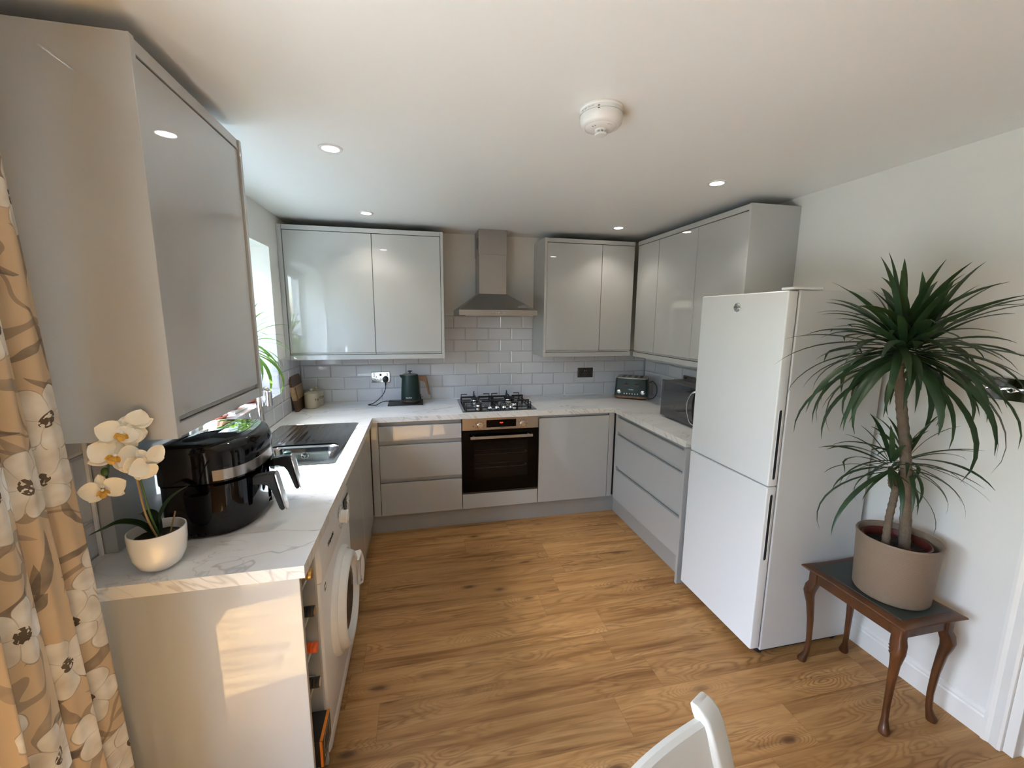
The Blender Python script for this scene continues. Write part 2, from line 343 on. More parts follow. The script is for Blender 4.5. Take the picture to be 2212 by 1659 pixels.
M_LTINK = mat('silver_print', (0.62, 0.66, 0.66), 0.4)
M_SLATE = mat('black_slate', (0.012, 0.013, 0.015), 0.35, bump=(60, 0.15))
M_PEWTER = mat('dark_nickel', (0.20, 0.18, 0.16), 0.28, metal=1.0)
M_CHAIR = mat('painted_chair', (0.58, 0.575, 0.54), 0.42, var=0.01)
M_MWGLASS = mat('smoked_mirror_glass', (0.020, 0.022, 0.026), 0.06, spec=0.9, coat=0.6, crough=0.02)
M_MWSIDE = mat('dark_grey_painted_steel', (0.07, 0.07, 0.072), 0.35)
M_GRASS = mat('lawn_grass', (0.10, 0.19, 0.04), 0.9, var=0.4, vscale=3)
M_PAVE = mat('pale_paving', (0.42, 0.40, 0.37), 0.85, var=0.15, vscale=2)
M_HEDGE = mat('hedge_leaves', (0.045, 0.075, 0.028), 0.8, var=0.6, vscale=14, bump=(20, 1.0, 0.1))
M_BARK = mat('ringed_cane_bark', (0.13, 0.095, 0.066), 0.85, var=0.35, vscale=35, bump=(70, 0.8, 0.006))
M_OVENIN = mat('dark_oven_cavity', (0.014, 0.009, 0.006), 0.5, spec=0.1)

# ------------------------------------------------------------ mesh helpers
WM = {}
def wm(o): return WM.get(o.name, Matrix())
def B(): return bmesh.new()
def finish(bm, name, m, parent=None, smooth=False, uv=False, mod=None):
    """World-space bmesh -> one object under its parent."""
    if parent is not None: bm.transform(wm(parent).inverted())
    bmesh.ops.recalc_face_normals(bm, faces=bm.faces) if not uv else None
    me = bpy.data.meshes.new(name); bm.to_mesh(me); bm.free()
    ms = m if isinstance(m, (list, tuple)) else [m]
    for k in ms: me.materials.append(k)
    if smooth:
        for p in me.polygons: p.use_smooth = True
        try: me.set_sharp_from_angle(angle=R(38))
        except Exception: pass
    o = bpy.data.objects.new(name, me); COL.objects.link(o)
    if parent is not None:
        o.parent = parent; WM[o.name] = wm(parent).copy()
    else: WM[o.name] = Matrix()
    return o
def thing(name, label, cat, loc=(0, 0, 0), rz=0.0, group=None):
    o = bpy.data.objects.new(name, None); COL.objects.link(o); o.empty_display_size = 0.05
    o.location = loc; o.rotation_euler = (0, 0, rz); o['label'] = label; o['category'] = cat
    if group: o['group'] = group
    WM[o.name] = Matrix.Translation(loc) @ Matrix.Rotation(rz, 4, 'Z')
    return o
def tag(o, label, cat, group=None):
    o['label'] = label; o['category'] = cat
    if group: o['group'] = group
    return o
def struct(bm, name, m, parent=None, **k):
    o = finish(bm, name, m, parent, **k)
    if parent is None: o['kind'] = 'structure'
    return o
def box(bm, x0, x1, y0, y1, z0, z1, bev=0.0, seg=2, mi=0, M=None):
    b2 = bmesh.new() if bev or M is not None else bm
    vs = [b2.verts.new((x, y, z)) for x in (x0, x1) for y in (y0, y1) for z in (z0, z1)]
    fs = [b2.faces.new([vs[i] for i in q]) for q in ((0, 1, 3, 2), (4, 6, 7, 5), (0, 4, 5, 1), (2, 3, 7, 6), (0, 2, 6, 4), (1, 5, 7, 3))]
    for f in fs: f.material_index = mi
    if b2 is not bm:
        if bev: bmesh.ops.bevel(b2, geom=b2.edges[:], offset=bev, segments=seg, affect='EDGES', profile=0.5)
        if M is not None: b2.transform(M)
        for f in b2.faces: f.material_index = mi
        merge(bm, b2)
def merge(bm, b2):
    me = bpy.data.meshes.new('tmp'); b2.to_mesh(me); b2.free(); bm.from_mesh(me); bpy.data.meshes.remove(me)
def basis(axis):
    a = Vector(axis).normalized(); u = a.orthogonal().normalized(); return a, u, a.cross(u)
def cyl(bm, p, axis, r, h, seg=28, r2=None, mi=0, bev=0.0):
    """Capped cylinder from p along axis."""
    r2 = r if r2 is None else r2
    prof = [(0, 0), (r, 0), (r2, h), (0, h)]
    if bev: prof = [(0, 0), (r-bev, 0), (r, bev), (r2, h-bev), (r2-bev, h), (0, h)]
    lathe(bm, prof, p, axis, seg, mi)
def lathe(bm, prof, p=(0, 0, 0), axis=(0, 0, 1), seg=32, mi=0, sx=1, sy=1, up=None, smoothf=None):
    a, u, v = basis(axis)
    if abs(a.z) > 0.999: u, v = Vector((1, 0, 0)), Vector((0, 1, 0))
    p = Vector(p); rings = []
    for r, h in prof:
        if r <= 1e-6: rings.append([bm.verts.new(p + a*h)])
        else: rings.append([bm.verts.new(p + a*h + (u*math.cos(2*PI*i/seg)*sx + v*math.sin(2*PI*i/seg)*sy)*r*(smoothf(i, h) if smoothf else 1)) for i in range(seg)])
    for A, C in zip(rings, rings[1:]):
        if len(A) == 1 and len(C) == 1: continue
        for i in range(seg):
            j = (i+1) % seg
            if len(A) == 1: f = bm.faces.new((A[0], C[i], C[j]))
            elif len(C) == 1: f = bm.faces.new((A[i], A[j], C[0]))
            else: f = bm.faces.new((A[i], A[j], C[j], C[i]))
            f.material_index = mi
def catmull(pts, n=6):
    pts = [Vector(p) for p in pts]
    if len(pts) < 3: return pts
    P = [pts[0]*2-pts[1]] + pts + [pts[-1]*2-pts[-2]]; out = []
    for i in range(1, len(P)-2):
        for k in range(n):
            t = k/n; a, b, c, d = P[i-1], P[i], P[i+1], P[i+2]
            out.append(0.5*((2*b)+(c-a)*t+(2*a-5*b+4*c-d)*t*t+(3*b-a-3*c+d)*t**3))
    out.append(pts[-1]); return out
def tube(bm, pts, r, seg=12, n=6, mi=0, sm=True, flat=None):
    """Swept tube; r is a number or a list along the control points; flat=(a,b) squashes it."""
    rs = r if isinstance(r, (list, tuple)) else [r]*len(pts)
    path = catmull(pts, n) if sm else [Vector(p) for p in pts]
    R_ = []
    for i in range(len(path)):
        t = i/(len(path)-1)*(len(rs)-1); k = min(int(t), len(rs)-2); R_.append(rs[k]+(rs[k+1]-rs[k])*(t-k))
    rings = []; up = None
    for i, p in enumerate(path):
        d = (path[min(i+1, len(path)-1)]-path[max(i-1, 0)]).normalized()
        if up is None: up = d.orthogonal().normalized() if flat is None else (Vector(flat[2])-d*d.dot(Vector(flat[2]))).normalized()
        else: up = (up-d*d.dot(up)).normalized()
        s = d.cross(up); fa, fb = (flat[0], flat[1]) if flat else (1, 1)
        rings.append([bm.verts.new(p+(up*math.cos(2*PI*j/seg)*fa+s*math.sin(2*PI*j/seg)*fb)*R_[i]) for j in range(seg)])
    for A, C in zip(rings, rings[1:]):
        for j in range(seg):
            k = (j+1) % seg; bm.faces.new((A[j], A[k], C[k], C[j])).material_index = mi
    bm.faces.new(rings[0]).material_index = mi; bm.faces.new(rings[-1][::-1]).material_index = mi
def prism(bm, poly, vec, mi=0):
    vec = Vector(vec); a = [bm.verts.new(p) for p in poly]; b = [bm.verts.new(Vector(p)+vec) for p in poly]
    n = len(a); bm.faces.new(a[::-1]).material_index = mi; bm.faces.new(b).material_index = mi
    for i in range(n):
        j = (i+1) % n; bm.faces.new((a[i], a[j], b[j], b[i])).material_index = mi
def loft(bm, loops, cap=True, mi=0):
    rs = [[bm.verts.new(p) for p in l] for l in loops]
    for A, C in zip(rs, rs[1:]):
        n = len(A)
        for i in range(n):
            j = (i+1) % n; bm.faces.new((A[i], A[j], C[j], C[i])).material_index = mi
    if cap: bm.faces.new(rs[0][::-1]).material_index = mi; bm.faces.new(rs[-1]).material_index = mi
def rrect(x0, x1, y0, y1, r, n=6):
    out = []
    for cx, cy, a0 in ((x1-r, y1-r, 0), (x0+r, y1-r, 90), (x0+r, y0+r, 180), (x1-r, y0+r, 270)):
        for k in range(n+1):
            a = R(a0+90*k/n); out.append((cx+r*math.cos(a), cy+r*math.sin(a)))
    return out
def text(body, size, origin, xdir, ydir, m, name, parent, ext=0.0004, align='CENTER', bold=0.0):
    cu = bpy.data.curves.new('t', 'FONT'); cu.body = body; cu.size = size; cu.extrude = ext; cu.align_x = align; cu.align_y = 'CENTER'; cu.offset = bold
    o = bpy.data.objects.new('t', cu); COL.objects.link(o)
    bpy.context.view_layer.update()
    me = bpy.data.meshes.new_from_object(o.evaluated_get(bpy.context.evaluated_depsgraph_get()))
    bpy.data.objects.remove(o); bpy.data.curves.remove(cu)
    x = Vector(xdir).normalized(); y = Vector(ydir).normalized(); z = x.cross(y)
    Mx = Matrix((x, y, z)).transposed().to_4x4(); Mx.translation = Vector(origin)
    bm = bmesh.new(); bm.from_mesh(me); bpy.data.meshes.remove(me); bm.transform(Mx)
    return finish(bm, name, m, parent)

# ------------------------------------------------------------ room shell
YR = -6.0                                                  # rear wall behind the camera
WY0, WY1, WZ0, WZ1 = -1.745, -0.506, 1.082, 2.06           # kitchen window opening
DY0, DY1, DZ = -4.45, -2.80, 2.06                          # patio door opening
bm = B(); box(bm, -0.3, W+1.6, YR-0.3, 0.3, -0.1, 0.0); struct(bm, 'floor', M_FLOOR)
bm = B(); box(bm, -0.3, W+1.6, YR-0.3, 0.3, H, H+0.15); struct(bm, 'ceiling', M_CEIL)
bm = B(); box(bm, -0.3, W+0.1, 0.0, 0.15, 0, H); wall_back = struct(bm, 'wall_back', M_WALL)
bm = B()
box(bm, -0.3, 0, WY1, 0.0, 0, H); box(bm, -0.3, 0, DY1, WY0, 0, H)
box(bm, -0.3, 0, WY0, WY1, 0, WZ0-0.02); box(bm, -0.3, 0, WY0, WY1, WZ1, H)
box(bm, -0.3, 0, DY0, DY1, DZ, H); box(bm, -0.3, 0, YR, DY0, 0, H)
wall_left = struct(bm, 'wall_left', M_WALL)
bm = B()
AY0, AY1 = -3.58, -2.72                                    # doorway in the right wall
box(bm, W, W+0.1, AY1, 0.0, 0, H); box(bm, W, W+0.1, AY0, AY1, 2.05, H); box(bm, W, W+0.1, YR, AY0, 0, H)
struct(bm, 'wall_right', M_WALL)
bm = B(); box(bm, W+0.1, W+1.3, AY1+0.35, AY1+0.45, 0, H); box(bm, W+1.2, W+1.3, AY0-0.6, AY1+0.35, 0, H); box(bm, W+0.1, W+1.3, AY0-0.7, AY0-0.6, 0, H)
struct(bm, 'wall_hall', M_WALL)
bm = B()
box(bm, -0.3, W+0.1, YR-0.3, YR, 0, H)
struct(bm, 'wall_rear', M_WALL)

def tile_wall(bm, a0, a1, ztop, phase, place, z0=T+0.0086, skip=None, k=0):
    """Bevelled metro tiles in running bond; place(a, z, d) -> point."""
    while True:
        zb = T+0.002 if k == 0 else z0+0.102*k+0.001
        zt = z0+0.102*(k+1)-0.001
        if zb > ztop-0.01: break
        zt = min(zt, ztop)
        ph = phase+(0.101 if k % 2 else 0); n0 = math.floor((a0-ph)/0.202)
        x = ph+n0*0.202
        while x < a1-1e-4:
            xa, xb = max(x+0.001, a0), min(x+0.201, a1)
            if xb-xa > 0.006 and not (skip and skip(xa, xb, zb, zt)):
                bx = min(0.009, (xb-xa)*0.3)
                q0 = [(xa, zb), (xb, zb), (xb, zt), (xa, zt)]; q1 = [(xa+bx, zb+0.009), (xb-bx, zb+0.009), (xb-bx, zt-0.009), (xa+bx, zt-0.009)]
                v = [bm.verts.new(place(a, z, 0.001)) for a, z in q0]; w = [bm.verts.new(place(a, z, 0.0042)) for a, z in q0]; u = [bm.verts.new(place(a, z, 0.0072)) for a, z in q1]
                for A, C in ((v, w), (w, u)):
                    for i in range(4):
                        j = (i+1) % 4; bm.faces.new((A[i], A[j], C[j], C[i]))
                bm.faces.new(u)
            x += 0.202
        k += 1
def tiled(name, parent, regions, grout):
    bm = B()
    for a0, a1, zt, ph, pl, k in regions: tile_wall(bm, a0, a1, zt, ph, pl, k=k)
    o = finish(bm, name, M_TILE, parent)
    b2 = B()
    for g in grout: box(b2, *g)
    finish(b2, 'grout', M_GROUT, o)
pb = lambda a, z, d: (a, -d, z)
tiled('splashback_tiles', wall_back, [(0.009, W-0.009, T+0.0086+0.408, 1.2403, pb, 0), (1.1435, 1.9455, 1.626, 1.2403, pb, 4)],
      [(0, 1.1435, -0.003, 0, T, 1.3195), (1.1435, 1.9455, -0.003, 0, T, 1.626), (1.9455, W, -0.003, 0, T, 1.3195)])
pr = lambda a, z, d: (W-d, a, z)
bm = B(); tile_wall(bm, -1.545, -0.009, 1.3195, -1.60, pr); o = finish(bm, 'splashback_tiles', M_TILE, bpy.data.objects['wall_right'])
bm = B(); box(bm, W-0.003, W, -1.545, 0, T, 1.3195); finish(bm, 'grout', M_GROUT, o)
pl_ = lambda a, z, d: (d, a, z)
ks = lambda xa, xb, zb, zt: (xb > WY0 and xa < WY1 and zt > WZ0-0.001)
def left_tiles():
    bm = B()
    tile_wall(bm, WY1, -0.009, 1.311, -0.32, pl_)
    tile_wall(bm, -2.42, WY0, 1.311, -1.90, pl_)
    tile_wall(bm, WY0, WY1, WZ0-0.012, -1.90, pl_)
    # tiles inside the window reveals
    tile_wall(bm, -0.20, -0.001, 1.305, -0.20, lambda a, z, d: (a, WY1-d, z), skip=lambda xa, xb, zb, zt: zb < WZ0-0.03)
    tile_wall(bm, -0.20, -0.001, 1.305, -0.20, lambda a, z, d: (a, WY0+d, z), skip=lambda xa, xb, zb, zt: zb < WZ0-0.03)
    # sill tiles
    y = WY0
    while y < WY1-0.01:
        y2 = min(y+0.2, WY1)
        box(bm, -0.20, 0.006, y+0.001, y2-0.001, WZ0-0.012, WZ0, 0.002, 1); y = y2+0.002
    o = finish(bm, 'splashback_tiles', M_TILE, wall_left)
    bm = B(); box(bm, 0, 0.003, WY1, 0, T, 1.311); box(bm, 0, 0.003, -2.42, WY0, T, 1.311); box(bm, 0, 0.003, WY0, WY1, T, WZ0-0.012)
    box(bm, -0.2, 0.0, WY0, WY1, WZ0-0.02, WZ0-0.013); finish(bm, 'grout', M_GROUT, o)
left_tiles()

def window(name, wall, y0, y1, z0, z1, xf, lights):
    """White frame at x=xf (outer face); lights = list of (ya, yb, opening)."""
    bm = B(); d = 0.07
    box(bm, xf, xf+d, y0, y1, z1-0.055, z1, 0.004); box(bm, xf, xf+d, y0, y1, z0, z0+0.05, 0.004)
    box(bm, xf, xf+d, y0, y0+0.045, z0, z1, 0.004); box(bm, xf, xf+d, y1-0.045, y1, z0, z1, 0.004)
    for ya, yb, op in lights:
        if yb < y1-0.1: box(bm, xf, xf+d, yb, yb+0.05, z0, z1, 0.004)
    fr = struct(bm, name, M_UPVC)
    for ya, yb, op in lights:
        za, zb = z0+0.05, z1-0.055
        if op:
            s = B(); t = 0.06
            box(s, xf+0.01, xf+0.085, ya, yb, zb-t, zb, 0.004); box(s, xf+0.01, xf+0.085, ya, yb, za, za+t, 0.004)
            box(s, xf+0.01, xf+0.085, ya, ya+t, za, zb, 0.004); box(s, xf+0.01, xf+0.085, yb-t, yb, za, zb, 0.004)
            finish(s, 'opening_sash', M_UPVC, fr)
            h = B(); box(h, xf+0.085, xf+0.11, yb-0.045, yb-0.015, (za+zb)/2-0.02, (za+zb)/2+0.10, 0.004); finish(h, 'window_handle', M_UPVC, fr)
            ya, yb, za, zb = ya+t, yb-t, za+t, zb-t
        g = B(); box(g, xf+0.03, xf+0.034, ya, yb, za, zb); finish(g, 'window_pane', M_PLASTG, fr)
    return fr
window('window_1', None, WY0, WY1, WZ0, WZ1-0.005, -0.30, [(WY0+0.045, -1.235, 0), (-1.185, WY1-0.045, 1)])
fr = window('door_1', None, DY0, DY1, 0.0, DZ, -0.30, [(DY0+0.045, -3.68, 1), (-3.63, DY1-0.045, 1)])
def skirting(bm, y0, y1, x, s):
    """Profiled board along y on the wall face x; s=-1 sticks out towards -x."""
    prof = [(0, 0), (0.015, 0), (0.015, 0.085), (0.011, 0.092), (0.011, 0.100), (0.006, 0.112), (0, 0.115)]
    prism(bm, [(x+s*a, y0, z) for a, z in prof], (0, y1-y0, 0))
bm = B(); skirting(bm, -2.662, -1.60, W, -1); struct(bm, 'baseboard_right', M_TRIM)
bm = B(); skirting(bm, YR, -3.65, W, -1); struct(bm, 'baseboard_right_rear', M_TRIM)
bm = B(); skirting(bm, YR, DY0-0.02, 0, 1); struct(bm, 'baseboard_left', M_TRIM)
def architrave():
    bm = B()
    prof = [(0, 0), (0, 0.016), (0.008, 0.020), (0.034, 0.014), (0.046, 0.020), (0.056, 0.020), (0.060, 0.008), (0.060, 0)]
    for yb, s in ((AY1, 1), (AY0, -1)):
        prism(bm, [(W-d, yb+s*a, 0) for a, d in prof], (0, 0, 2.05+0.06))
    prism(bm, [(W-d, AY0-0.06, 2.05+a) for a, d in prof], (0, AY1-AY0+0.12, 0))
    struct(bm, 'trim_1', M_TRIM)
    bm = B()
    box(bm, W-0.004, W+0.11, AY1-0.001, AY1+0.018-0.02, 0, 2.05); box(bm, W-0.004, W+0.11, AY1-0.03, AY1-0.001, 0, 2.05, 0.002)
    box(bm, W-0.004, W+0.11, AY0, AY0+0.03, 0, 2.05, 0.002); box(bm, W-0.004, W+0.11, AY0, AY1, 2.02, 2.05, 0.002)
    box(bm, W+0.04, W+0.055, AY1-0.045, AY1-0.03, 0, 2.02, 0.001)
    struct(bm, 'trim_2', M_TRIM)
architrave()
# outside ground
bm = B(); box(bm, -30, -6.2, -25, 25, -0.35, -0.15); o = finish(bm, 'lawn', M_GRASS); o['kind'] = 'structure'
bm = B(); box(bm, -6.2, -0.32, -25, 25, -0.35, -0.15); box(bm, -0.32, 12, -25, YR-0.31, -0.35, -0.15); o = finish(bm, 'patio_paving', M_PAVE); o['kind'] = 'structure'
def hedge(name, label, xc, y0, y1, hgt, thick):
    bm = B(); bmesh.ops.create_grid(bm, x_segments=int((y1-y0)*12), y_segments=int(hgt*12), size=0.5)
    for v in bm.verts:
        y = y0+(v.co.x+0.5)*(y1-y0); z = (v.co.y+0.5)*hgt-0.2
        n = noise.noise(Vector((y*1.3, z*1.5, 0)))*0.35+noise.noise(Vector((y*5, z*5, 3)))*0.2+noise.noise(Vector((y*13, z*13, 3)))*0.08
        v.co = Vector((xc+n*0.7-(z*0.05), y, z+n*0.25))
    r = bmesh.ops.extrude_face_region(bm, geom=bm.faces[:])
    for v in [g for g in r['geom'] if isinstance(g, bmesh.types.BMVert)]: v.co.x -= thick
    o = finish(bm, name, M_HEDGE, smooth=True); o['kind'] = 'stuff'; o['label'] = label; o['category'] = 'hedge'
hedge('garden_hedge', 'low green garden hedge far beyond the patio', -7.5, -16, 10, 2.3, 1.0)
hedge('sky_blocking_hedge', 'tall leafy hedge out of view, added close outside the kitchen window to cut sky light', -2.6, -2.55, 2.2, 3.15, 0.5)  # greenery known from reflections; unseen hedge added near, sized to cut sky light

# ------------------------------------------------------------ cabinets
def rail(name, a, parent, m=M_CAB):
    bm = B(); box(bm, *a, 0.0008, 1); return finish(bm, name, m, parent)
def panel(a, name, parent, m=M_CAB, bev=0.0015):
    bm = B(); box(bm, *a, bev, 2); return finish(bm, name, m, parent)
ZD = ZB-0.72                                                # bottom of the base doors 0.145
DR = [(0.829, 0.717), (0.683, 0.428), (0.394, 0.145)]       # drawer fronts top, bottom
def base_unit(label, x0, x1, kind, name='base_cabinet', fill=None):
    """Unit of the back run, doors facing -y."""
    t = thing(name, label, 'cabinet', ((x0+x1)/2, -0.3, 0))
    bm = B(); box(bm, x0+0.001, x1-0.001, -0.566, -0.012, ZD, ZB-0.001); finish(bm, 'carcass', M_CARC, t)
    if kind == 'drawers':
        for zt, zb in DR: panel((x0+0.0022, x1-0.0022, FY, FY+0.019, zb, zt), 'drawer', t)
        for z0, z1 in ((0.829, ZB-0.001), (0.683, 0.717), (0.394, 0.428)):
            bm = B(); n = 8                                  # curved grip channel
            pts = [(FY+0.019, z0+0.0005)]+[(FY+0.004+0.016*math.sin(PI*k/n), z0+(z1-z0)*k/n) for k in range(n+1)]+[(FY+0.022, z1)]
            pts = [(FY+0.0239, z0), (FY+0.0225, z0+0.004), (FY+0.0205, z0+0.012), (FY+0.0205, z1-0.006), (FY+0.0215, z1-0.001), (FY+0.0239, z1-0.001)]
            prism(bm, [(x0+0.002, y, z) for y, z in pts], (x1-x0-0.004, 0, 0)); finish(bm, 'grip_channel', M_CABM, t)
    if kind == 'door':
        panel((x0+0.0022, x1-0.0022, FY, FY+0.019, ZD, 0.838), 'door', t)
        bm = B(); prism(bm, [(x0+0.002, y, z) for y, z in ((FY+0.0239, 0.838), (FY+0.020, 0.842), (FY+0.020, ZB-0.001), (FY+0.0239, ZB-0.001))], (x1-x0-0.004, 0, 0)); finish(bm, 'grip_channel', M_CABM, t)
    return t
c = base_unit('grey gloss three drawer base unit left of the oven', 0.644, 1.243, 'drawers')
panel((0.592, 0.6425, FY+0.001, FY+0.02, ZD, ZB-0.002), 'corner_post', c)
c = base_unit('grey gloss base cupboard with one door right of the oven', 1.8445, 2.4385, 'door')
panel((2.440, 2.4835, FY+0.001, FY+0.02, ZD, ZB-0.002), 'corner_post', c)
c = thing('oven_housing', 'grey gloss filler panel and housing beneath the built in oven', 'cabinet', (1.544, -0.3, 0))
panel((1.2465, 1.8415, FY, FY+0.019, ZD, 0.262), 'filler_panel', c)
bm = B(); box(bm, 1.2445, 1.2455, -0.566, -0.02, ZD, ZB-0.001); box(bm, 1.842, 1.8435, -0.566, -0.02, ZD, ZB-0.001); box(bm, 1.2445, 1.8435, -0.566, -0.02, ZD, 0.25); finish(bm, 'carcass', M_CARC, c)

XR = W-0.59                                                 # faces of the right run
def right_drawers():
    t = thing('base_cabinet', 'wide grey gloss drawer unit in the right run beside the white fridge', 'cabinet', (W-0.3, -1.07, 0))
    y0, y1 = -1.544, -0.59
    bm = B(); box(bm, XR+0.024, W-0.02, y0+0.001, y1+0.3, ZD, ZB-0.001); finish(bm, 'carcass', M_CARC, t)
    for zt, zb in DR: panel((XR, XR+0.019, y0+0.0015, -0.6365, zb, zt), 'drawer', t)
    panel((XR+0.001, XR+0.02, -0.6345, -0.612, ZD, ZB-0.002), 'corner_post', t)
    for z0, z1 in ((0.829, ZB-0.001), (0.683, 0.717), (0.394, 0.428)):
        bm = B(); pts = [(XR+0.0239, z0), (XR+0.0225, z0+0.004), (XR+0.0205, z0+0.012), (XR+0.0205, z1-0.006), (XR+0.0215, z1-0.001), (XR+0.0239, z1-0.001)]
        prism(bm, [(x, y0+0.012, z) for x, z in pts], (0, -0.648-y0-0.012, 0)); finish(bm, 'grip_channel', M_CABM, t)
    for ya, yb in ((y0+0.002, y0+0.012), (-0.648, -0.637)):
        for z0, z1 in ((0.829, ZB-0.001), (0.683, 0.717), (0.394, 0.428)): bm = B(); box(bm, XR+0.0005, XR+0.02, ya, yb, z0, z1); finish(bm, 'channel_end_cap', M_CABM, t)
right_drawers()
o = panel((W-0.622, W-0.003, -1.566, -1.546, 0.0, ZB-0.001), 'cabinet_end_panel', None); tag(o, 'narrow grey end panel between drawers and white fridge', 'panel')
XL = 0.59
def left_units():
    t = thing('sink_cabinet', 'grey gloss cupboard under the sink in the left run', 'cabinet', (0.3, -1.1, 0))
    bm = B(); box(bm, 0.012, 0.566, -1.599, -0.60, ZD, 0.66); finish(bm, 'carcass', M_CARC, t)
    panel((XL-0.019, XL, -1.598, -1.1215, ZD, 0.838), 'door', t); panel((XL-0.019, XL, -1.1185, -0.6425, ZD, 0.838), 'door', t)
    panel((XL-0.02, XL-0.001, -0.641, -0.612, ZD, ZB-0.002), 'corner_post', t)
    bm = B(); box(bm, XL-0.024, XL-0.010, -1.598, -0.6425, 0.84, ZB-0.001); finish(bm, 'grip_channel', M_CABM, t)
left_units()
o = panel((0.004, 0.594, -2.421, -2.403, 0.0, ZB-0.001), 'cabinet_end_panel', None); tag(o, 'large grey gloss end panel below the worktop beside the curtain', 'panel')

# plinths
o = panel((0.566, W-0.558, -0.558, -0.542, 0.0, ZD-0.001), 'plinth', None, M_PLINTH); tag(o, 'long grey plinth under the oven and back cupboards', 'plinth')
o = panel((W-0.557, W-0.541, -1.545, -0.542, 0.0, ZD-0.001), 'plinth', None, M_PLINTH); tag(o, 'grey plinth under the drawers in the right run', 'plinth')
o = panel((0.548, 0.564, -1.600, -0.542, 0.0, ZD-0.001), 'plinth', None, M_CAB); tag(o, 'grey plinth under the sink cupboard on the left', 'plinth')

# worktop: one continuous U with a sink cut-out
def worktop():
    bm = B(); z0, z1 = ZB, T
    SX0, SX1, SY0, SY1 = 0.070, 0.529, -1.540, -0.742
    P = [(0.0095, -0.0095), (0.61, -0.0095), (W-0.61, -0.0095), (W-0.0095, -0.0095), (W-0.0095, -1.544), (W-0.61, -1.544), (W-0.61, -0.61), (0.61, -0.61), (0.61, SY1), (0.61, SY0), (0.61, YN), (0.0095, YN), (0.0095, SY0), (0.0095, SY1)]
    # hole handled by splitting in rectangles that share the outline
    ring = [(SX0, SY0), (SX1, SY0), (SX1, SY1), (SX0, SY1)]
    quads = [[(0.0095, SY1), (SX0, SY1), (SX1, SY1), (0.61, SY1), (0.61, -0.61), (0.61, -0.0095), (0.0095, -0.0095)],
             [(0.0095, SY0), (SX0, SY0), (SX0, SY1), (0.0095, SY1)], [(SX1, SY0), (0.61, SY0), (0.61, SY1), (SX1, SY1)],
             [(0.0095, YN), (0.61, YN), (0.61, SY0), (SX1, SY0), (SX0, SY0), (0.0095, SY0)],
             [(0.61, -0.61), (W-0.61, -0.61), (W-0.61, -0.0095), (0.61, -0.0095)],
             [(W-0.61, -0.61), (W-0.61, -1.544), (W-0.0095, -1.544), (W-0.0095, -0.0095), (W-0.61, -0.0095)]]
    for z in (z0, z1):
        for q in quads:
            bm.faces.new([bm.verts.new((x, y, z)) for x, y in q])
    for loop in (P, ring):
        for i in range(len(loop)):
            a, b = loop[i], loop[(i+1) % len(loop)]
            bm.faces.new([bm.verts.new((*a, z0)), bm.verts.new((*b, z0)), bm.verts.new((*b, z1)), bm.verts.new((*a, z1))])
    bmesh.ops.remove_doubles(bm, verts=bm.verts, dist=0.0002)
    bm.normal_update()
    for f in bm.faces: f.material_index = 1 if abs(f.normal.z) < 0.5 else 0
    o = finish(bm, 'worktop', [M_TOP, M_TOPE]); tag(o, 'white marble effect worktop running round three sides of the kitchen', 'worktop')
    return o
WTOP = worktop()
bm = B(); box(bm, 0.0072, 0.0115, YN, -0.01, T, T+0.004); box(bm, 0.01, W-0.01, -0.0115, -0.0072, T, T+0.004); box(bm, W-0.0115, W-0.0072, -1.54, -0.01, T, T+0.004)
finish(bm, 'sealant_bead', M_TRIM, WTOP)

# wall cabinets
CF = -0.321                                                 # front of the carcass trims
def wall_unit(label, loc, doors, ends, fx, extra=None, name='wall_cabinet'):
    """doors: list of (a0,a1) along the run; fx(a, d, z) maps run/depth/height to a point box."""
    t = thing(name, label, 'cabinet', loc)
    a0, a1 = doors[0][0], doors[-1][1]
    def pan(nm, A0, A1, d0, d1, z0, z1, m=M_CAB, bev=0.0012):
        p, q = fx(A0, d0), fx(A1, d1); bm = B()
        box(bm, min(p[0], q[0]), max(p[0], q[0]), min(p[1], q[1]), max(p[1], q[1]), z0, z1, bev, 2); return finish(bm, nm, m, t)
    pan('carcass', a0, a1, 0.003, 0.299, BB+0.038, BT-0.034, M_CARC, 0)
    for p, q in doors:
        d = pan('door', p+0.0022, q-0.0022, 0.30, 0.320, BB+0.053, BT-0.036)
        pan('grip_edge', p+0.002, q-0.002, 0.30, 0.313, BB+0.0385, BB+0.0515, M_CABM)
    pan('cornice', a0, a1, 0.003, 0.3235, BT-0.032, BT)
    pan('pelmet', a0, a1, 0.262, 0.3235, BB, BB+0.036)
    for e0, e1 in ends: pan('end_panel', e0, e1, 0.001, 0.3285, BB, BT)
    return t
fb = lambda a, d: (a, -d)
wall_unit('pale grey gloss two door wall cabinet left of the cooker hood', (0.6, -0.16, BB), [(0.031, 0.6275), (0.6275, 1.122)], [(0.0015, 0.030), (1.123, 1.143)], fb)
wall_unit('grey gloss two door wall cabinet right of the cooker hood', (2.35, -0.16, BB), [(1.967, 2.443), (2.443, 2.735)], [(1.946, 1.966)], fb)
frr = lambda a, d: (W-d, a)
wall_unit('grey gloss three door wall cabinet run on the right wall above the microwave', (W-0.16, -0.95, BB), [(-1.546, -1.109), (-1.109, -0.652), (-0.652, -0.3405)], [(-1.566, -1.547)], frr)
fl = lambda a, d: (d, a)
wall_unit('grey gloss single door wall cabinet on the left above the air fryer', (0.16, -2.1, BB), [(-2.391, -1.814)], [(-2.411, -2.392), (-1.813, -1.795)], fl)

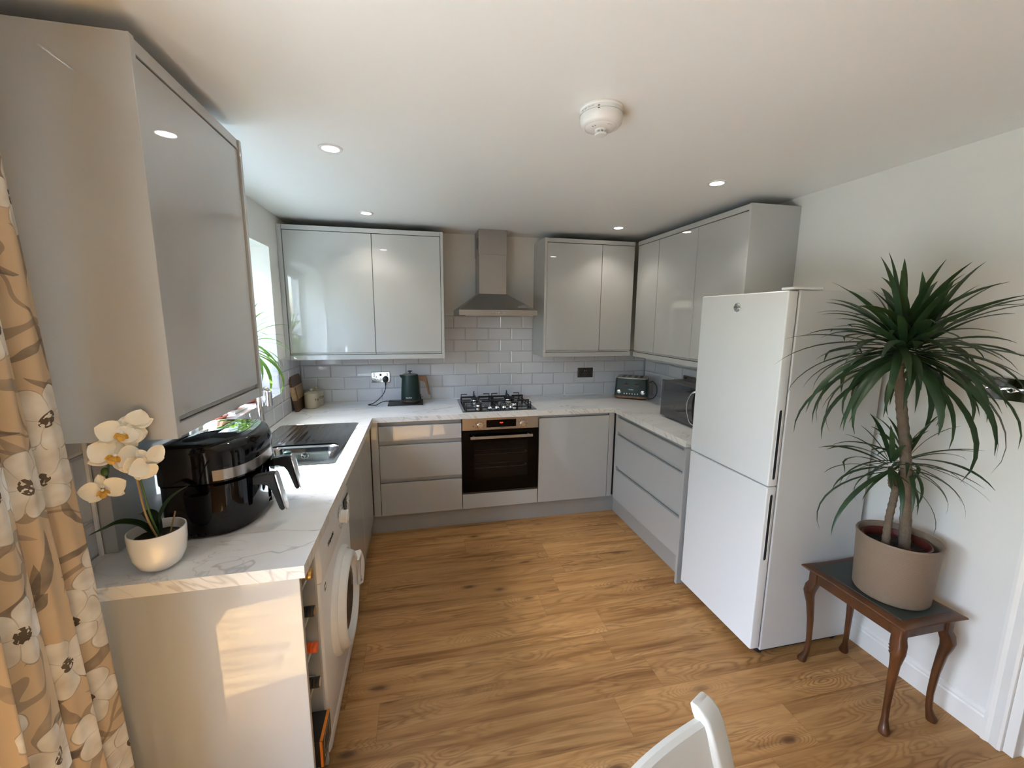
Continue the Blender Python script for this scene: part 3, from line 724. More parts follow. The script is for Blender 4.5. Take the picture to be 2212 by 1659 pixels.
# boxed pipe upstand on the worktop behind the air fryer
bm = B(); box(bm, 0.0095, 0.05, -2.240, -1.80, T+0.0005, BB-0.001, 0.001); o = finish(bm, 'pipe_boxing', M_CAB); tag(o, 'slim grey gloss boxing behind the orchid and air fryer', 'boxing')
bm = B(); box(bm, 0.0075, 0.016, -2.2525, -2.2435, T+0.0005, BB-0.001, 0.001); o = finish(bm, 'trim_3', M_TRIM); o['kind'] = 'structure'

# ------------------------------------------------------------ oven
def oven():
    t = thing('built_in_oven', 'stainless steel built in oven with black glass door under the gas hob', 'oven', (1.543, -0.3, 0.27))
    x0, x1, zt, zb = 1.2465, 1.8395, ZB-0.003, 0.268; f = -0.598
    bm = B(); box(bm, x0+0.02, x1-0.02, -0.56, -0.05, zb, zt-0.002); finish(bm, 'body', M_MWSIDE, t)
    cp = panel((x0, x1, f, -0.57, 0.770, zt), 'control_panel', t, M_STEELO, 0.002)
    bm = B(); box(bm, x0+0.002, x1-0.002, -0.578, -0.566, zb, 0.768); finish(bm, 'door_surround', M_STEELO, t)
    bm = B(); gx0, gx1, gz0, gz1 = 1.330, 1.756, 0.385, 0.680; y0, y1 = f, -0.58
    box(bm, x0+0.001, x1-0.001, y0, y1, gz1, 0.766, 0.001); box(bm, x0+0.001, x1-0.001, y0, y1, zb+0.010, gz0, 0.001)
    box(bm, x0+0.001, gx0, y0, y1, gz0, gz1); box(bm, gx1, x1-0.001, y0, y1, gz0, gz1)
    d = finish(bm, 'door', M_BLACKG, t)
    bm = B(); box(bm, gx0, gx1, f+0.0015, f+0.004, gz0, gz1); finish(bm, 'viewing_window', MATS['oven_window'], d)
    bm = B()
    box(bm, gx0-0.01, gx1+0.01, -0.581, -0.5795, gz0-0.01, gz1+0.01)
    finish(bm, 'oven_cavity', M_OVENIN, t)
    bm = B()
    for z in (0.585, 0.478):
        tube(bm, [(gx0+0.01, -0.5835, z-0.012), (gx1-0.035, -0.5835, z-0.012), (gx1-0.02, -0.5835, z+0.004), (gx1-0.012, -0.5835, z+0.006)], 0.0011, 6, 2)
        tube(bm, [(gx0+0.01, -0.5835, z+0.022), (gx1-0.05, -0.5835, z+0.022), (gx1-0.04, -0.5835, z+0.034)], 0.0007, 6, 2)
    finish(bm, 'oven_shelf', M_STEEL, t)
    bm = B(); box(bm, 1.303, 1.783, -0.645, -0.632, 0.712, 0.732, 0.002)
    for x in (1.33, 1.756): box(bm, x-0.008, x+0.008, -0.634, -0.597, 0.715, 0.729, 0.002)
    finish(bm, 'handle', M_STEEL, d)
    bm = B(); box(bm, 1.429, 1.660, f-0.002, f+0.001, 0.789, 0.846, 0.0008); s = finish(bm, 'display', M_BLACKG, cp)
    text('15:21', 0.013, (1.545, f-0.0023, 0.822), (1, 0, 0), (0, 0, 1), M_RED, 'clock_digits', cp)
    bm = B(); box(bm, 1.429, 1.660, f-0.0015, f+0.001, 0.7765, 0.7865, 0.0005); finish(bm, 'badge_strip', M_STEEL, cp)
    text('BOSCH', 0.009, (1.552, f-0.0019, 0.7815), (1, 0, 0), (0, 0, 1), M_INK, 'brand_lettering', cp, bold=0.0001)
    for x in (1.378, 1.710):
        bm = B(); lathe(bm, [(0.0, 0), (0.021, 0), (0.021, 0.004), (0.018, 0.005), (0.0165, 0.024), (0.015, 0.026), (0, 0.026)], (x, f, 0.806), (0, -1, 0), 32); finish(bm, 'control_knob', M_CHROME, cp, smooth=True)
        bm = B()
        for k in range(9):
            a = R(-60+k*37.5); r = 0.034
            px, pz = x+r*math.sin(a), 0.806+r*0.95*math.cos(a); box(bm, px-0.0022, px+0.0022, f-0.0004, f, pz-0.0022, pz+0.0022)
        if x < 1.5: box(bm, x-0.052, x-0.045, f-0.0004, f, 0.799, 0.806)
        finish(bm, 'dial_symbols', M_INK, cp)
m_, t_, b_ = nt('oven_window'); b_.inputs['Base Color'].default_value = (0.02, 0.014, 0.01, 1); b_.inputs['Roughness'].default_value = 0.12; b_.inputs['Specular IOR Level'].default_value = 0.15; b_.inputs['Alpha'].default_value = 0.3
oven()

# ------------------------------------------------------------ gas hob
def hob():
    hx0, hx1, hy0, hy1 = 1.255, 1.837, -0.563, -0.053
    t = thing('gas_hob', 'four burner stainless steel gas hob with black pan supports', 'hob', (1.546, -0.31, T))
    bm = B(); lo = lambda o, z: [(x, y, z) for x, y in rrect(hx0+o, hx1-o, hy0+o, hy1-o, 0.012, 4)]
    loft(bm, [lo(0, T+0.0003), lo(0, T+0.003), lo(0.006, T+0.0075), lo(0.028, T+0.0065)], True); finish(bm, 'hob_tray', M_STEELO if 0 else MATS['hob_steel'], t, smooth=True)
    z0 = T+0.007
    bs = [(1.40, -0.405, 0.030), (1.40, -0.195, 0.036), (1.69, -0.195, 0.046), (1.69, -0.405, 0.027)]
    for x, y, r in bs:
        bm = B(); lathe(bm, [(r*1.5, 0), (r*1.45, 0.004), (r*1.05, 0.006), (r, 0.018), (r*0.92, 0.021), (0, 0.021)], (x, y, z0-0.0005), seg=32); b = finish(bm, 'burner', M_CHROME, t, smooth=True)
        bm = B(); lathe(bm, [(r*0.4, 0), (r*1.02, 0.001), (r*1.02, 0.006), (r*0.9, 0.009), (0, 0.0095)], (x, y, z0+0.0208), seg=32); finish(bm, 'burner_cap', M_IRON, b, smooth=True)
    for sx0, sx1 in ((1.285, 1.540), (1.552, 1.808)):
        bm = B(); w = 0.0085; zt = z0+0.047; zr = z0+0.012
        pts = [(x, y, zr) for x, y in rrect(sx0, sx1, -0.500, -0.075, 0.02, 3)]; tube(bm, pts+[pts[0]], 0.0055, 6, sm=False)
        for x, y, r in [b for b in bs if sx0 < b[0] < sx1]:
            for dx, dy in ((1, 0), (-1, 0), (0, 1), (0, -1)):
                ex = sx1 if dx > 0 else sx0; ey = -0.075 if (dy > 0 and y > -0.3) else (-0.500 if (dy < 0 and y < -0.3) else -0.30)
                a = (x+dx*0.022, y+dy*0.022); b = (ex if dx else x, ey if dy else y)
                X0, X1 = sorted((a[0], b[0])); Y0, Y1 = sorted((a[1], b[1]))
                if dx: box(bm, X0, X1, y-w/2, y+w/2, zt-0.012, zt, 0.001, 1); box(bm, ex-w*1.2, ex+w*0.2, y-w*0.8, y+w*0.8, z0, zt, 0.001, 1)
                else: box(bm, x-w/2, x+w/2, Y0, Y1, zt-0.012, zt, 0.001, 1); box(bm, x-w*0.8, x+w*0.8, ey-w*0.6, ey+w*0.6, z0, zt, 0.001, 1)
            # upright finger tip nearest the wall
            if y > -0.3: prism(bm, [(x-0.004, -0.10, zt-0.002), (x-0.004, -0.078, zt-0.002), (x-0.004, -0.076, zt+0.022), (x-0.004, -0.084, zt+0.018)], (0.008, 0, 0))
        for k in ((sx0, -0.5), (sx1, -0.5), (sx0, -0.075), (sx1, -0.075)):
            kx = k[0]+(0.006 if k[0] == sx0 else -0.006); ky = k[1]+(0.006 if k[1] < -0.3 else -0.006)
            tube(bm, [(kx, ky, z0), (kx, ky, zt-0.004), (kx+(0.05 if k[0] == sx0 else -0.05), ky, zt-0.004)], 0.0045, 6, sm=False)
        finish(bm, 'pan_support', M_IRON, t)
    for x in (1.465, 1.521, 1.577, 1.633):
        bm = B(); lathe(bm, [(0.021, 0), (0.021, 0.003), (0.017, 0.005), (0.016, 0.012), (0, 0.012)], (x, -0.523, z0-0.001), seg=28)
        k = finish(bm, 'control_knob', M_BLACKM, t, smooth=True)
        bm = B(); lathe(bm, [(0.0155, 0), (0.0135, 0.012), (0, 0.0125)], (x, -0.523, z0+0.011), seg=28); box(bm, x-0.0028, x+0.0028, -0.540, -0.507, z0+0.018, z0+0.034, 0.001, 1); finish(bm, 'knob_grip', M_CHROME, k)
mm = steel_mat('hob_steel', (0.30, 0.30, 0.29), 0.16, 0, 0.06)
hob()

# ------------------------------------------------------------ cooker hood
def hood():
    t = thing('cooker_hood', 'stainless steel chimney cooker hood above the hob', 'cooker hood', (1.54, -0.25, 1.62))
    x0, x1, y0, y1 = 1.243, 1.842, -0.500, -0.009; zb, zs, zt = 1.628, 1.668, 1.800
    cx0, cx1, cy0 = 1.428, 1.652, -0.245
    bm = B()
    loft(bm, [[(x0+0.012, y0+0.012, zb), (x1-0.012, y0+0.012, zb), (x1-0.012, y1, zb), (x0+0.012, y1, zb)],
              [(x0, y0, zb), (x1, y0, zb), (x1, y1, zb), (x0, y1, zb)], [(x0, y0, zs), (x1, y0, zs), (x1, y1, zs), (x0, y1, zs)],
              [(x0+0.004, y0+0.004, zs+0.001), (x1-0.004, y0+0.004, zs+0.001), (x1-0.004, y1, zs+0.001), (x0+0.004, y1, zs+0.001)],
              [(cx0, cy0, zt), (cx1, cy0, zt), (cx1, y1, zt), (cx0, y1, zt)]])
    finish(bm, 'canopy', M_STEEL, t)
    bm = B(); box(bm, cx0+0.002, cx1-0.002, cy0+0.002, y1, zt-0.002, 2.105, 0.001); ch = finish(bm, 'chimney', M_STEELV, t)
    bm = B(); box(bm, cx0-0.002, cx1, cy0-0.002, y1, 2.105, H-0.001, 0.001); up = finish(bm, 'upper_chimney', M_STEELV, t)
    bm = B()
    for k in range(6): box(bm, cx0-0.003, cx0-0.0018, -0.20, -0.12, 2.16+k*0.014, 2.167+k*0.014)
    finish(bm, 'vent_slots', M_BLACKM, up)
    for k in range(5):
        bm = B(); lathe(bm, [(0.0052, 0), (0.0052, 0.004), (0.004, 0.0055), (0, 0.006)], (1.50+k*0.0205, y0, 1.648), (0, -1, 0), 16); finish(bm, 'push_button', M_CHROME, t, smooth=True)
    n = Vector((0, -(zt-zs), (cy0-y0))).normalized()            # front slope
    up_ = Vector((0, (cy0-y0), (zt-zs))).normalized(); n = Vector((1, 0, 0)).cross(up_)
    bm = B(); o = Vector((1.70, y0, zs))+up_*0.035+n*0.0012
    M = Matrix((Vector((1, 0, 0)), up_, n)).transposed().to_4x4(); M.translation = o
    box(bm, 0, 0.085, 0, 0.048, -0.0005, 0.0, M=M); finish(bm, 'information_sticker', MATS['grey_print'], t)
    bm = B(); box(bm, x0+0.05, x1-0.05, y0+0.05, y1-0.03, zb-0.004, zb+0.002); finish(bm, 'grease_filter', M_STEEL, t)
hood()

# ------------------------------------------------------------ fridge
def fridge():
    x0, x1, y0, y1, zt = 2.455, 3.02, -2.150, -1.602, 1.736; xd = 2.505
    t = thing('fridge_freezer', 'tall white fridge freezer with a round chrome badge', 'fridge freezer', (2.75, -1.876, 0))
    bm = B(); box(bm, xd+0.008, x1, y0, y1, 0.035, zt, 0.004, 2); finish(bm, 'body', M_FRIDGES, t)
    bm = B(); box(bm, xd+0.001, xd+0.010, y0+0.008, y1-0.008, 0.05, zt-0.01); finish(bm, 'door_gasket', M_WGASK, t)
    def door(z0, z1, hz0, hz1):
        # outline in plan: rounded vertical edges, grip slot let into the right-hand edge
        bm = B(); lo = lambda o, z: [(x, y, z) for x, y in rrect(x0+o, xd, y0+o, y1-o, 0.006, 3)]
        loft(bm, [lo(0.004, z0), lo(0, z0+0.004), lo(0, z1-0.004), lo(0.004, z1)]); d = finish(bm, 'door', M_FRIDGE, t, smooth=True)
        bm = B(); r = 0.007; xc = x0+0.026; n = 10
        pts = [(xc+r*math.cos(PI*k/n), hz1-r+r*math.sin(PI*k/n)) for k in range(n+1)]+[(xc-r*math.cos(PI*k/n), hz0+r-r*math.sin(PI*k/n)) for k in range(n+1)]
        prism(bm, [(x, y0-0.0006, z) for x, z in pts], (0, 0.002, 0)); g = finish(bm, 'grip_slot', M_BLACKM, d)
        bm = B(); q = [(xc+(r+0.0022)*math.cos(PI*k/n), y0-0.001, hz1-r+(r+0.0022)*math.sin(PI*k/n)) for k in range(n+1)]+[(xc-(r+0.0022)*math.cos(PI*k/n), y0-0.001, hz0+r-(r+0.0022)*math.sin(PI*k/n)) for k in range(n+1)]
        tube(bm, q+[q[0]], 0.0015, 6, sm=False); finish(bm, 'grip_rim', M_FRIDGES, d)
        return d
    d1 = door(0.872, zt-0.004, 0.905, 1.222); door(0.050, 0.866, 0.513, 0.832)
    bm = B(); lathe(bm, [(0.0, 0), (0.0215, 0), (0.0215, 0.003), (0.019, 0.0042), (0, 0.0042)], (x0, -1.868, 1.669), (-1, 0, 0), 40); bd = finish(bm, 'badge', M_CHROME, d1, smooth=True)
    text('HOOVER', 0.010, (x0-0.0044, -1.868, 1.669), (0, -1, 0), (0, 0, 1), M_PEWTER, 'badge_lettering', d1, bold=0.0002)
    bm = B(); box(bm, 2.470, 2.62, -2.158, -2.095, zt+0.0005, zt+0.011, 0.003, 2); finish(bm, 'hinge_cover', M_WHITE, t)
    bm = B(); box(bm, 2.52, x1-0.02, y0+0.02, y1-0.02, 0.012, 0.036); finish(bm, 'base_frame', M_BLACKM, t)
    for x, y in ((2.54, y0+0.04), (2.54, y1-0.04), (2.98, y0+0.04), (2.98, y1-0.04)):
        bm = B(); cyl(bm, (x, y, 0), (0, 0, 1), 0.018, 0.013, 16); finish(bm, 'foot', M_BLACKM, t)
fridge()

# ------------------------------------------------------------ washing machine
def washer():
    t = thing('washing_machine', 'white front loading washing machine under the left worktop', 'washing machine', (0.3, -1.918, 0))
    y0, y1, zt = -2.216, -1.616, 0.850; xf = 0.598
    bm = B(); box(bm, 0.03, xf-0.028, y0, y1, 0.022, zt, 0.004, 2); finish(bm, 'body', M_WHITE, t)
    # front panel with softly rounded vertical edges
    def front(z0, z1, dx, name, bulge=0.0, m=M_WHITE, n=10, yy0=y0, yy1=y1):
        bm = B(); L = []
        for x, o in ((xf-0.029, 0.0), (xf-0.014+dx, 0.0), (xf-0.004+dx, 0.006), (xf+dx, 0.018)):
            L.append((x, o))
        rings = []
        for zi, (z, ins) in enumerate(((z0, 0.004), (z0+0.004, 0), (z1-0.004, 0), (z1, 0.004))):
            pts = [(x-ins*0.6, yy0+o) for x, o in L]+[(x-ins*0.6, yy1-o) for x, o in L[::-1]]
            rings.append([(x, y, z) for x, y in pts])
        loft(bm, rings); return finish(bm, name, m, t, smooth=True)
    front(0.100, 0.700, 0.0, 'front_panel')
    # control fascia: leans back towards the top
    bm = B(); rings = []
    for z, dx in ((0.703, 0.0), (0.707, 0.006), (0.76, 0.008), (0.81, 0.001), (0.838, -0.010), (0.849, -0.022)):
        pts = [(xf-0.029-0.0, 0.0), (xf-0.012+dx, 0.0), (xf-0.003+dx, 0.007), (xf+dx, 0.020)]
        rings.append([(x, y0+o, z) for x, o in pts]+[(x, y1-o, z) for x, o in pts[::-1]])
    loft(bm, rings); fa = finish(bm, 'control_fascia', M_WHITE, t, smooth=True)
    front(0.022, 0.096, -0.004, 'kick_plate')
    cy, cz = -1.905, 0.432
    def ell(prof, nm, m, par, seg=56):
        bm = B(); lathe(bm, prof, (xf-0.002, cy, cz), (1, 0, 0), seg); return finish(bm, nm, m, par, smooth=True)
    door = ell([(0.214, 0.0), (0.214, 0.010), (0.206, 0.022), (0.200, 0.024), (0.197, 0.018), (0.194, 0.018), (0.192, 0.030), (0.184, 0.046), (0.172, 0.052), (0.160, 0.050), (0.148, 0.036), (0.140, 0.020)], 'door', M_WHITE, t)
    ell([(0.1415, 0.021), (0.128, 0.030), (0.10, 0.024), (0.075, 0.006), (0.0, 0.001)], 'door_glass', MATS['washer_glass'], door)
    # handle: flared lug on the far side of the ring
    bm = B(); rings = []
    for k in range(9):
        a = R(-24+k*6); s = math.sin(PI*k/8)
        def P(r, x): return (xf-0.002+x, cy+r*math.cos(a), cz+r*math.sin(a)+0.02)
        rings.append([P(0.150, 0.048), P(0.150, 0.058), P(0.196+0.010*s, 0.066+0.006*s), P(0.207+0.010*s, 0.058), P(0.200, 0.030), P(0.180, 0.046)])
    loft(bm, rings); finish(bm, 'door_handle', M_WHITE, door, smooth=True)
    bm = B(); rings = []
    for k in range(9):
        a = R(-20+k*5)
        rings.append([(xf-0.002+x, cy+r*math.cos(a), cz+r*math.sin(a)+0.02) for r, x in ((0.156, 0.0585), (0.156, 0.0600), (0.188, 0.0655), (0.188, 0.0640))])
    loft(bm, rings); finish(bm, 'handle_recess', MATS['grey_gasket'], door)
    bm = B(); lathe(bm, [(0.040, 0), (0.040, 0.002), (0.030, 0.003), (0.0, 0.003)], (xf+0.006, -1.858, 0.775), (1, 0, -0.05), 36); finish(bm, 'dial_ring', M_WHITE, fa, smooth=True)
    bm = B(); lathe(bm, [(0.027, 0), (0.026, 0.018), (0.029, 0.024), (0.027, 0.030), (0.020, 0.031), (0.018, 0.027), (0, 0.027)], (xf+0.008, -1.858, 0.775), (1, 0, -0.05), 36); finish(bm, 'programme_dial', M_WHITE, fa, smooth=True)
    bm = B()
    for k in range(16):
        a = 2*PI*k/16; box(bm, xf+0.0078, xf+0.0088, -1.858+0.047*math.cos(a)-0.0035, -1.858+0.047*math.cos(a)+0.0035, 0.775+0.047*math.sin(a)-0.0012, 0.775+0.047*math.sin(a)+0.0012)
    finish(bm, 'dial_markings', M_GREYINK, fa)
    bm = B(); box(bm, xf+0.005, xf+0.0088, -1.778, -1.715, 0.745, 0.805, 0.0006); finish(bm, 'display', M_BLACKG, fa)
    for y, z in ((-1.700, 0.800), (-1.700, 0.765), (-1.682, 0.800)):
        bm = B(); box(bm, xf+0.005, xf+0.0085, y-0.005, y+0.005, z-0.005, z+0.005, 0.0005); finish(bm, 'fascia_button', M_INK, fa)
    bm = B(); cyl(bm, (xf+0.0065, -1.66, 0.752), (1, 0, 0), 0.008, 0.004, 20); finish(bm, 'start_button', M_CHROME, fa)
    bm = B()
    for k in range(5): box(bm, xf+0.0045, xf+0.0058, -1.668, -1.640, 0.786+k*0.006, 0.788+k*0.006)
    finish(bm, 'fascia_print', M_GREYINK, fa)
    text('Hotpoint', 0.025, (xf+0.0068, -2.055, 0.784), (0, 1, 0), (0, 0, 1), M_INK, 'brand_lettering', fa, bold=0.0004)
    bm = B(); box(bm, xf+0.0001, xf+0.0008, -2.168, -2.146, 0.643, 0.668); lg = finish(bm, 'square_badge', M_INK, t)
    bm = B(); box(bm, xf+0.0008, xf+0.0012, -2.162, -2.152, 0.650, 0.662); finish(bm, 'badge_centre', M_WHITE, t)
    for x, y in ((0.07, y0+0.05), (0.07, y1-0.05), (0.52, y0+0.05), (0.52, y1-0.05)):
        bm = B(); cyl(bm, (x, y, 0), (0, 0, 1), 0.02, 0.024, 16); finish(bm, 'foot', M_BLACKM, t)
mw = mat('washer_glass', (0.016, 0.018, 0.022), 0.06, spec=0.6, coat=0.5)
washer()

# ------------------------------------------------------------ wine rack with bottles
def wine_rack():
    t = thing('wine_rack', 'narrow grey wine rack unit between end panel and washing machine', 'wine rack', (0.3, -2.31, 0))
    y0, y1 = -2.400, -2.222
    panel((0.02, 0.578, y0, y0+0.016, 0.0, ZB-0.002), 'side_panel', t, M_CABM); panel((0.02, 0.588, y1-0.016, y1, 0.0, ZB-0.002), 'side_panel', t, M_CABM)
    for z in (0.768, 0.638, 0.508, 0.378, 0.138): panel((0.03, 0.570, y0+0.0165, y1-0.0165, z-0.014, z), 'shelf', t, M_CABM)
    panel((0.022, 0.030, y0+0.0165, y1-0.0165, 0.02, ZB-0.003), 'back_panel', t, M_CABM)
    panel((0.03, 0.560, y0+0.0165, y1-0.0165, 0.005, 0.10), 'kick_board', t, M_CABM)
    for z, cap, lab in ((0.768, M_GOLD, 'dark wine bottle with gold foil cap, topmost in the narrow rack'), (0.638, M_BLACKM, 'dark wine bottle with black neck and gold disc, second from top in the rack'),
                   (0.508, M_ORANGE, 'wine bottle with bright orange cap in the narrow rack'), (0.378, M_CARD, 'wine bottle with black neck and cream disc, lowest in the rack above the box')):
        zc = z+0.038; cy = -2.312
        b = thing('wine_bottle', lab, 'bottle', (0.3, cy, z), group=None)
        bm = B(); prof = [(0, 0), (0.034, 0.0), (0.037, 0.005), (0.037, 0.185), (0.030, 0.215), (0.016, 0.245), (0.0145, 0.262)]
        lathe(bm, prof, (0.275, cy, zc), (1, 0, 0), 28); finish(bm, 'glass_body', M_BOTTLE, b, smooth=True)
        bm = B(); lathe(bm, [(0.0148, 0.0), (0.0152, 0.03), (0.0165, 0.032), (0.0165, 0.062), (0.0150, 0.0645), (0, 0.0645)], (0.535, cy, zc), (1, 0, 0), 28)
        for k in range(3): lathe(bm, [(0.0165, 0.036+k*0.009), (0.0172, 0.038+k*0.009), (0.0165, 0.040+k*0.009)], (0.535, cy, zc), (1, 0, 0), 28)
        finish(bm, 'foil_cap', cap, b, smooth=True)
        if cap in (M_BLACKM, M_CARD):
            bm = B(); cyl(bm, (0.5995, cy, zc), (1, 0, 0), 0.0135, 0.0012, 24); finish(bm, 'cap_disc', M_GOLD if cap is M_BLACKM else M_CREAM, b)
    bx = thing('gift_box', 'black card box with orange edge stripe at the foot of the wine rack', 'box', (0.45, -2.31, 0.138))
    a = (0.36, 0.606, -2.360, -2.244, 0.1385, 0.238)
    bm = B(); box(bm, *a, 0.0012, 1); finish(bm, 'carton', M_CARD, bx)
    bm = B(); x, e = a[1], 0.009
    box(bm, x-e, x+0.0006, a[2]-0.0006, a[3], a[5]-0.001, a[5]+0.0006); box(bm, x-e, x+0.0006, a[2]-0.0006, a[2]+0.001, a[4], a[5]+0.0006); box(bm, x-0.001, x+0.0006, a[2]-0.0006, a[2]+e*0.3, a[4], a[5])
    finish(bm, 'orange_stripe', M_ORANGE2, bx)
    bm = B()
    for k in (0.02, 0.095): box(bm, x, x+0.0008, a[2]+k-0.0007, a[2]+k+0.0007, a[4]+0.015, a[5]-0.015)
    for zz in (a[4]+0.015, a[5]-0.0164): box(bm, x, x+0.0008, a[2]+0.02, a[2]+0.095, zz, zz+0.0014)
    finish(bm, 'printed_border', M_CREAM, bx)
wine_rack()

# ------------------------------------------------------------ sink and tap
def sink():
    t = thing('inset_sink', 'stainless steel inset sink with ribbed drainer in the left worktop', 'sink', (0.3, -1.14, T))
    x0, x1, y0, y1 = 0.055, 0.536, -1.546, -0.730; z = T
    bx0, bx1, by0, by1 = 0.135, 0.500, -1.515, -1.195         # bowl opening
    bm = B()
    # rim and drainer deck as a grid with ribs and a shallow fall
    nx, ny = 56, 84; V = {}
    def inrr(x, y, a0, a1, b0, b1, r):
        dx = max(a0+r-x, 0, x-(a1-r)); dy = max(b0+r-y, 0, y-(b1-r)); return (dx*dx+dy*dy)**.5-r
    xs = [x0+(x1-x0)*i/nx for i in range(nx+1)]; ys = [y0+(y1-y0)*j/ny for j in range(ny+1)]
    def hz(x, y):
        e = max(0.0, -inrr(x, y, x0, x1, y0, y1, 0.02))
        h = 0.0025*min(1, e/0.004)-0.0045*min(1, max(0, (e-0.020)/0.010))
        if y > -1.165 and x > 0.11:
            w = min(1, (x-0.11)/0.02)*min(1, max(0, (x1-0.035-x)/0.02))*min(1, (y+1.165)/0.03)*min(1, max(0, (y1-0.03-y)/0.02))
            h += w*0.0024*max(0, math.cos((x-0.13)*2*PI/0.036))**3
        h += 0.0006*math.sin(x*31+y*17)*min(1, max(0, e-0.022)/0.04)
        return z+0.001+h
    for i, x in enumerate(xs):
        for j, y in enumerate(ys):
            if inrr(x, y, bx0, bx1, by0, by1, 0.07) > -0.004 and inrr(x, y, x0, x1, y0, y1, 0.02) <= 0.004: V[i, j] = bm.verts.new((x, y, hz(x, y)))
    for i in range(nx):
        for j in range(ny):
            q = [(i, j), (i+1, j), (i+1, j+1), (i, j+1)]
            if all(k in V for k in q): bm.faces.new([V[k] for k in q])
    loft(bm, [[(x, y, z+0.0002) for x, y in rrect(x0-0.0005, x1+0.0005, y0-0.0005, y1+0.0005, 0.02, 6)], [(x, y, z+0.0022) for x, y in rrect(x0, x1, y0, y1, 0.02, 6)], [(x, y, z+0.0036) for x, y in rrect(x0+0.005, x1-0.005, y0+0.005, y1-0.005, 0.018, 6)]], cap=False)
    finish(bm, 'drainer_deck', M_SINK, t, smooth=True)
    bm = B(); L = []
    for o, dz, r in ((-0.022, -0.0022, 0.085), (-0.006, -0.0024, 0.072), (0.0, -0.006, 0.068), (0.006, -0.02, 0.064), (0.012, -0.10, 0.060), (0.020, -0.138, 0.055), (0.040, -0.152, 0.045), (0.10, -0.156, 0.03)):
        L.append([(x, y, z+dz) for x, y in rrect(bx0+o, bx1-o, by0+o, by1-o, r, 8)])
    rs = [[bm.verts.new(p) for p in l] for l in L]
    for A, C in zip(rs, rs[1:]):
        for i in range(len(A)):
            j = (i+1) % len(A); bm.faces.new((A[i], A[j], C[j], C[i]))
    bm.faces.new(rs[-1]); bowl = finish(bm, 'bowl', M_SINK, t, smooth=True)
    bm = B(); lathe(bm, [(0, -0.001), (0.021, 0), (0.021, 0.003), (0.0185, 0.004), (0.0, 0.003)], (0.312, by1-0.0125, z-0.058), (0, -1, 0), 32); of = finish(bm, 'overflow_ring', M_CHROME, bowl, smooth=True)
    bm = B()
    for k in range(3):
        a = R(90+120*k); c = Vector((0.312+0.0105*math.cos(a), by1-0.0172, z-0.058+0.0105*math.sin(a)))
        tx = Vector((-math.sin(a), 0, math.cos(a))); rx = Vector((math.cos(a), 0, math.sin(a)))
        pts = [c+tx*0.0078*math.cos(2*PI*i/14)+rx*0.0042*math.sin(2*PI*i/14) for i in range(14)]
        prism(bm, pts, (0, 0.001, 0))
    finish(bm, 'overflow_slots', M_BLACKM, of)
    bm = B(); lathe(bm, [(0, 0.001), (0.02, 0.001), (0.03, 0.003), (0.042, 0.002), (0.044, 0)], (0.317, -1.355, z-0.156), seg=32); finish(bm, 'waste', M_CHROME, bowl, smooth=True)
sink()
def tap():
    x, y = 0.080, -1.125
    t = thing('kitchen_tap', 'chrome kitchen tap behind the sink and air fryer', 'tap', (x, y, T))
    bm = B(); lathe(bm, [(0.028, 0.0), (0.028, 0.006), (0.024, 0.009), (0.0175, 0.010), (0.0175, 0.262), (0.016, 0.265), (0, 0.265)], (x, y, T+0.002), seg=36); finish(bm, 'body', M_CHROME, t, smooth=True)
    bm = B(); tube(bm, [(x, y, T+0.255), (x, y, T+0.285), (x+0.006, y+0.002, T+0.305), (x+0.024, y+0.005, T+0.312), (x+0.040, y+0.008, T+0.303), (x+0.044, y+0.009, T+0.285)], 0.0125, 20, 6); sp = finish(bm, 'spout', M_CHROME, t, smooth=True)
    bm = B(); lathe(bm, [(0.012, 0), (0.0165, -0.004), (0.0190, -0.082), (0.0175, -0.084), (0, -0.082)], (x+0.045, y+0.009, T+0.298), seg=32); finish(bm, 'spray_head', M_CHROME, sp, smooth=True)
    bm = B(); cyl(bm, (x-0.018, y-0.02, T+0.12), (-0.3, -1, 0.1), 0.010, 0.03, 20); tube(bm, [(x-0.026, y-0.05, T+0.123), (x-0.03, y-0.06, T+0.15), (x-0.032, y-0.066, T+0.19)], 0.005, 10); finish(bm, 'lever', M_CHROME, t, smooth=True)
tap()

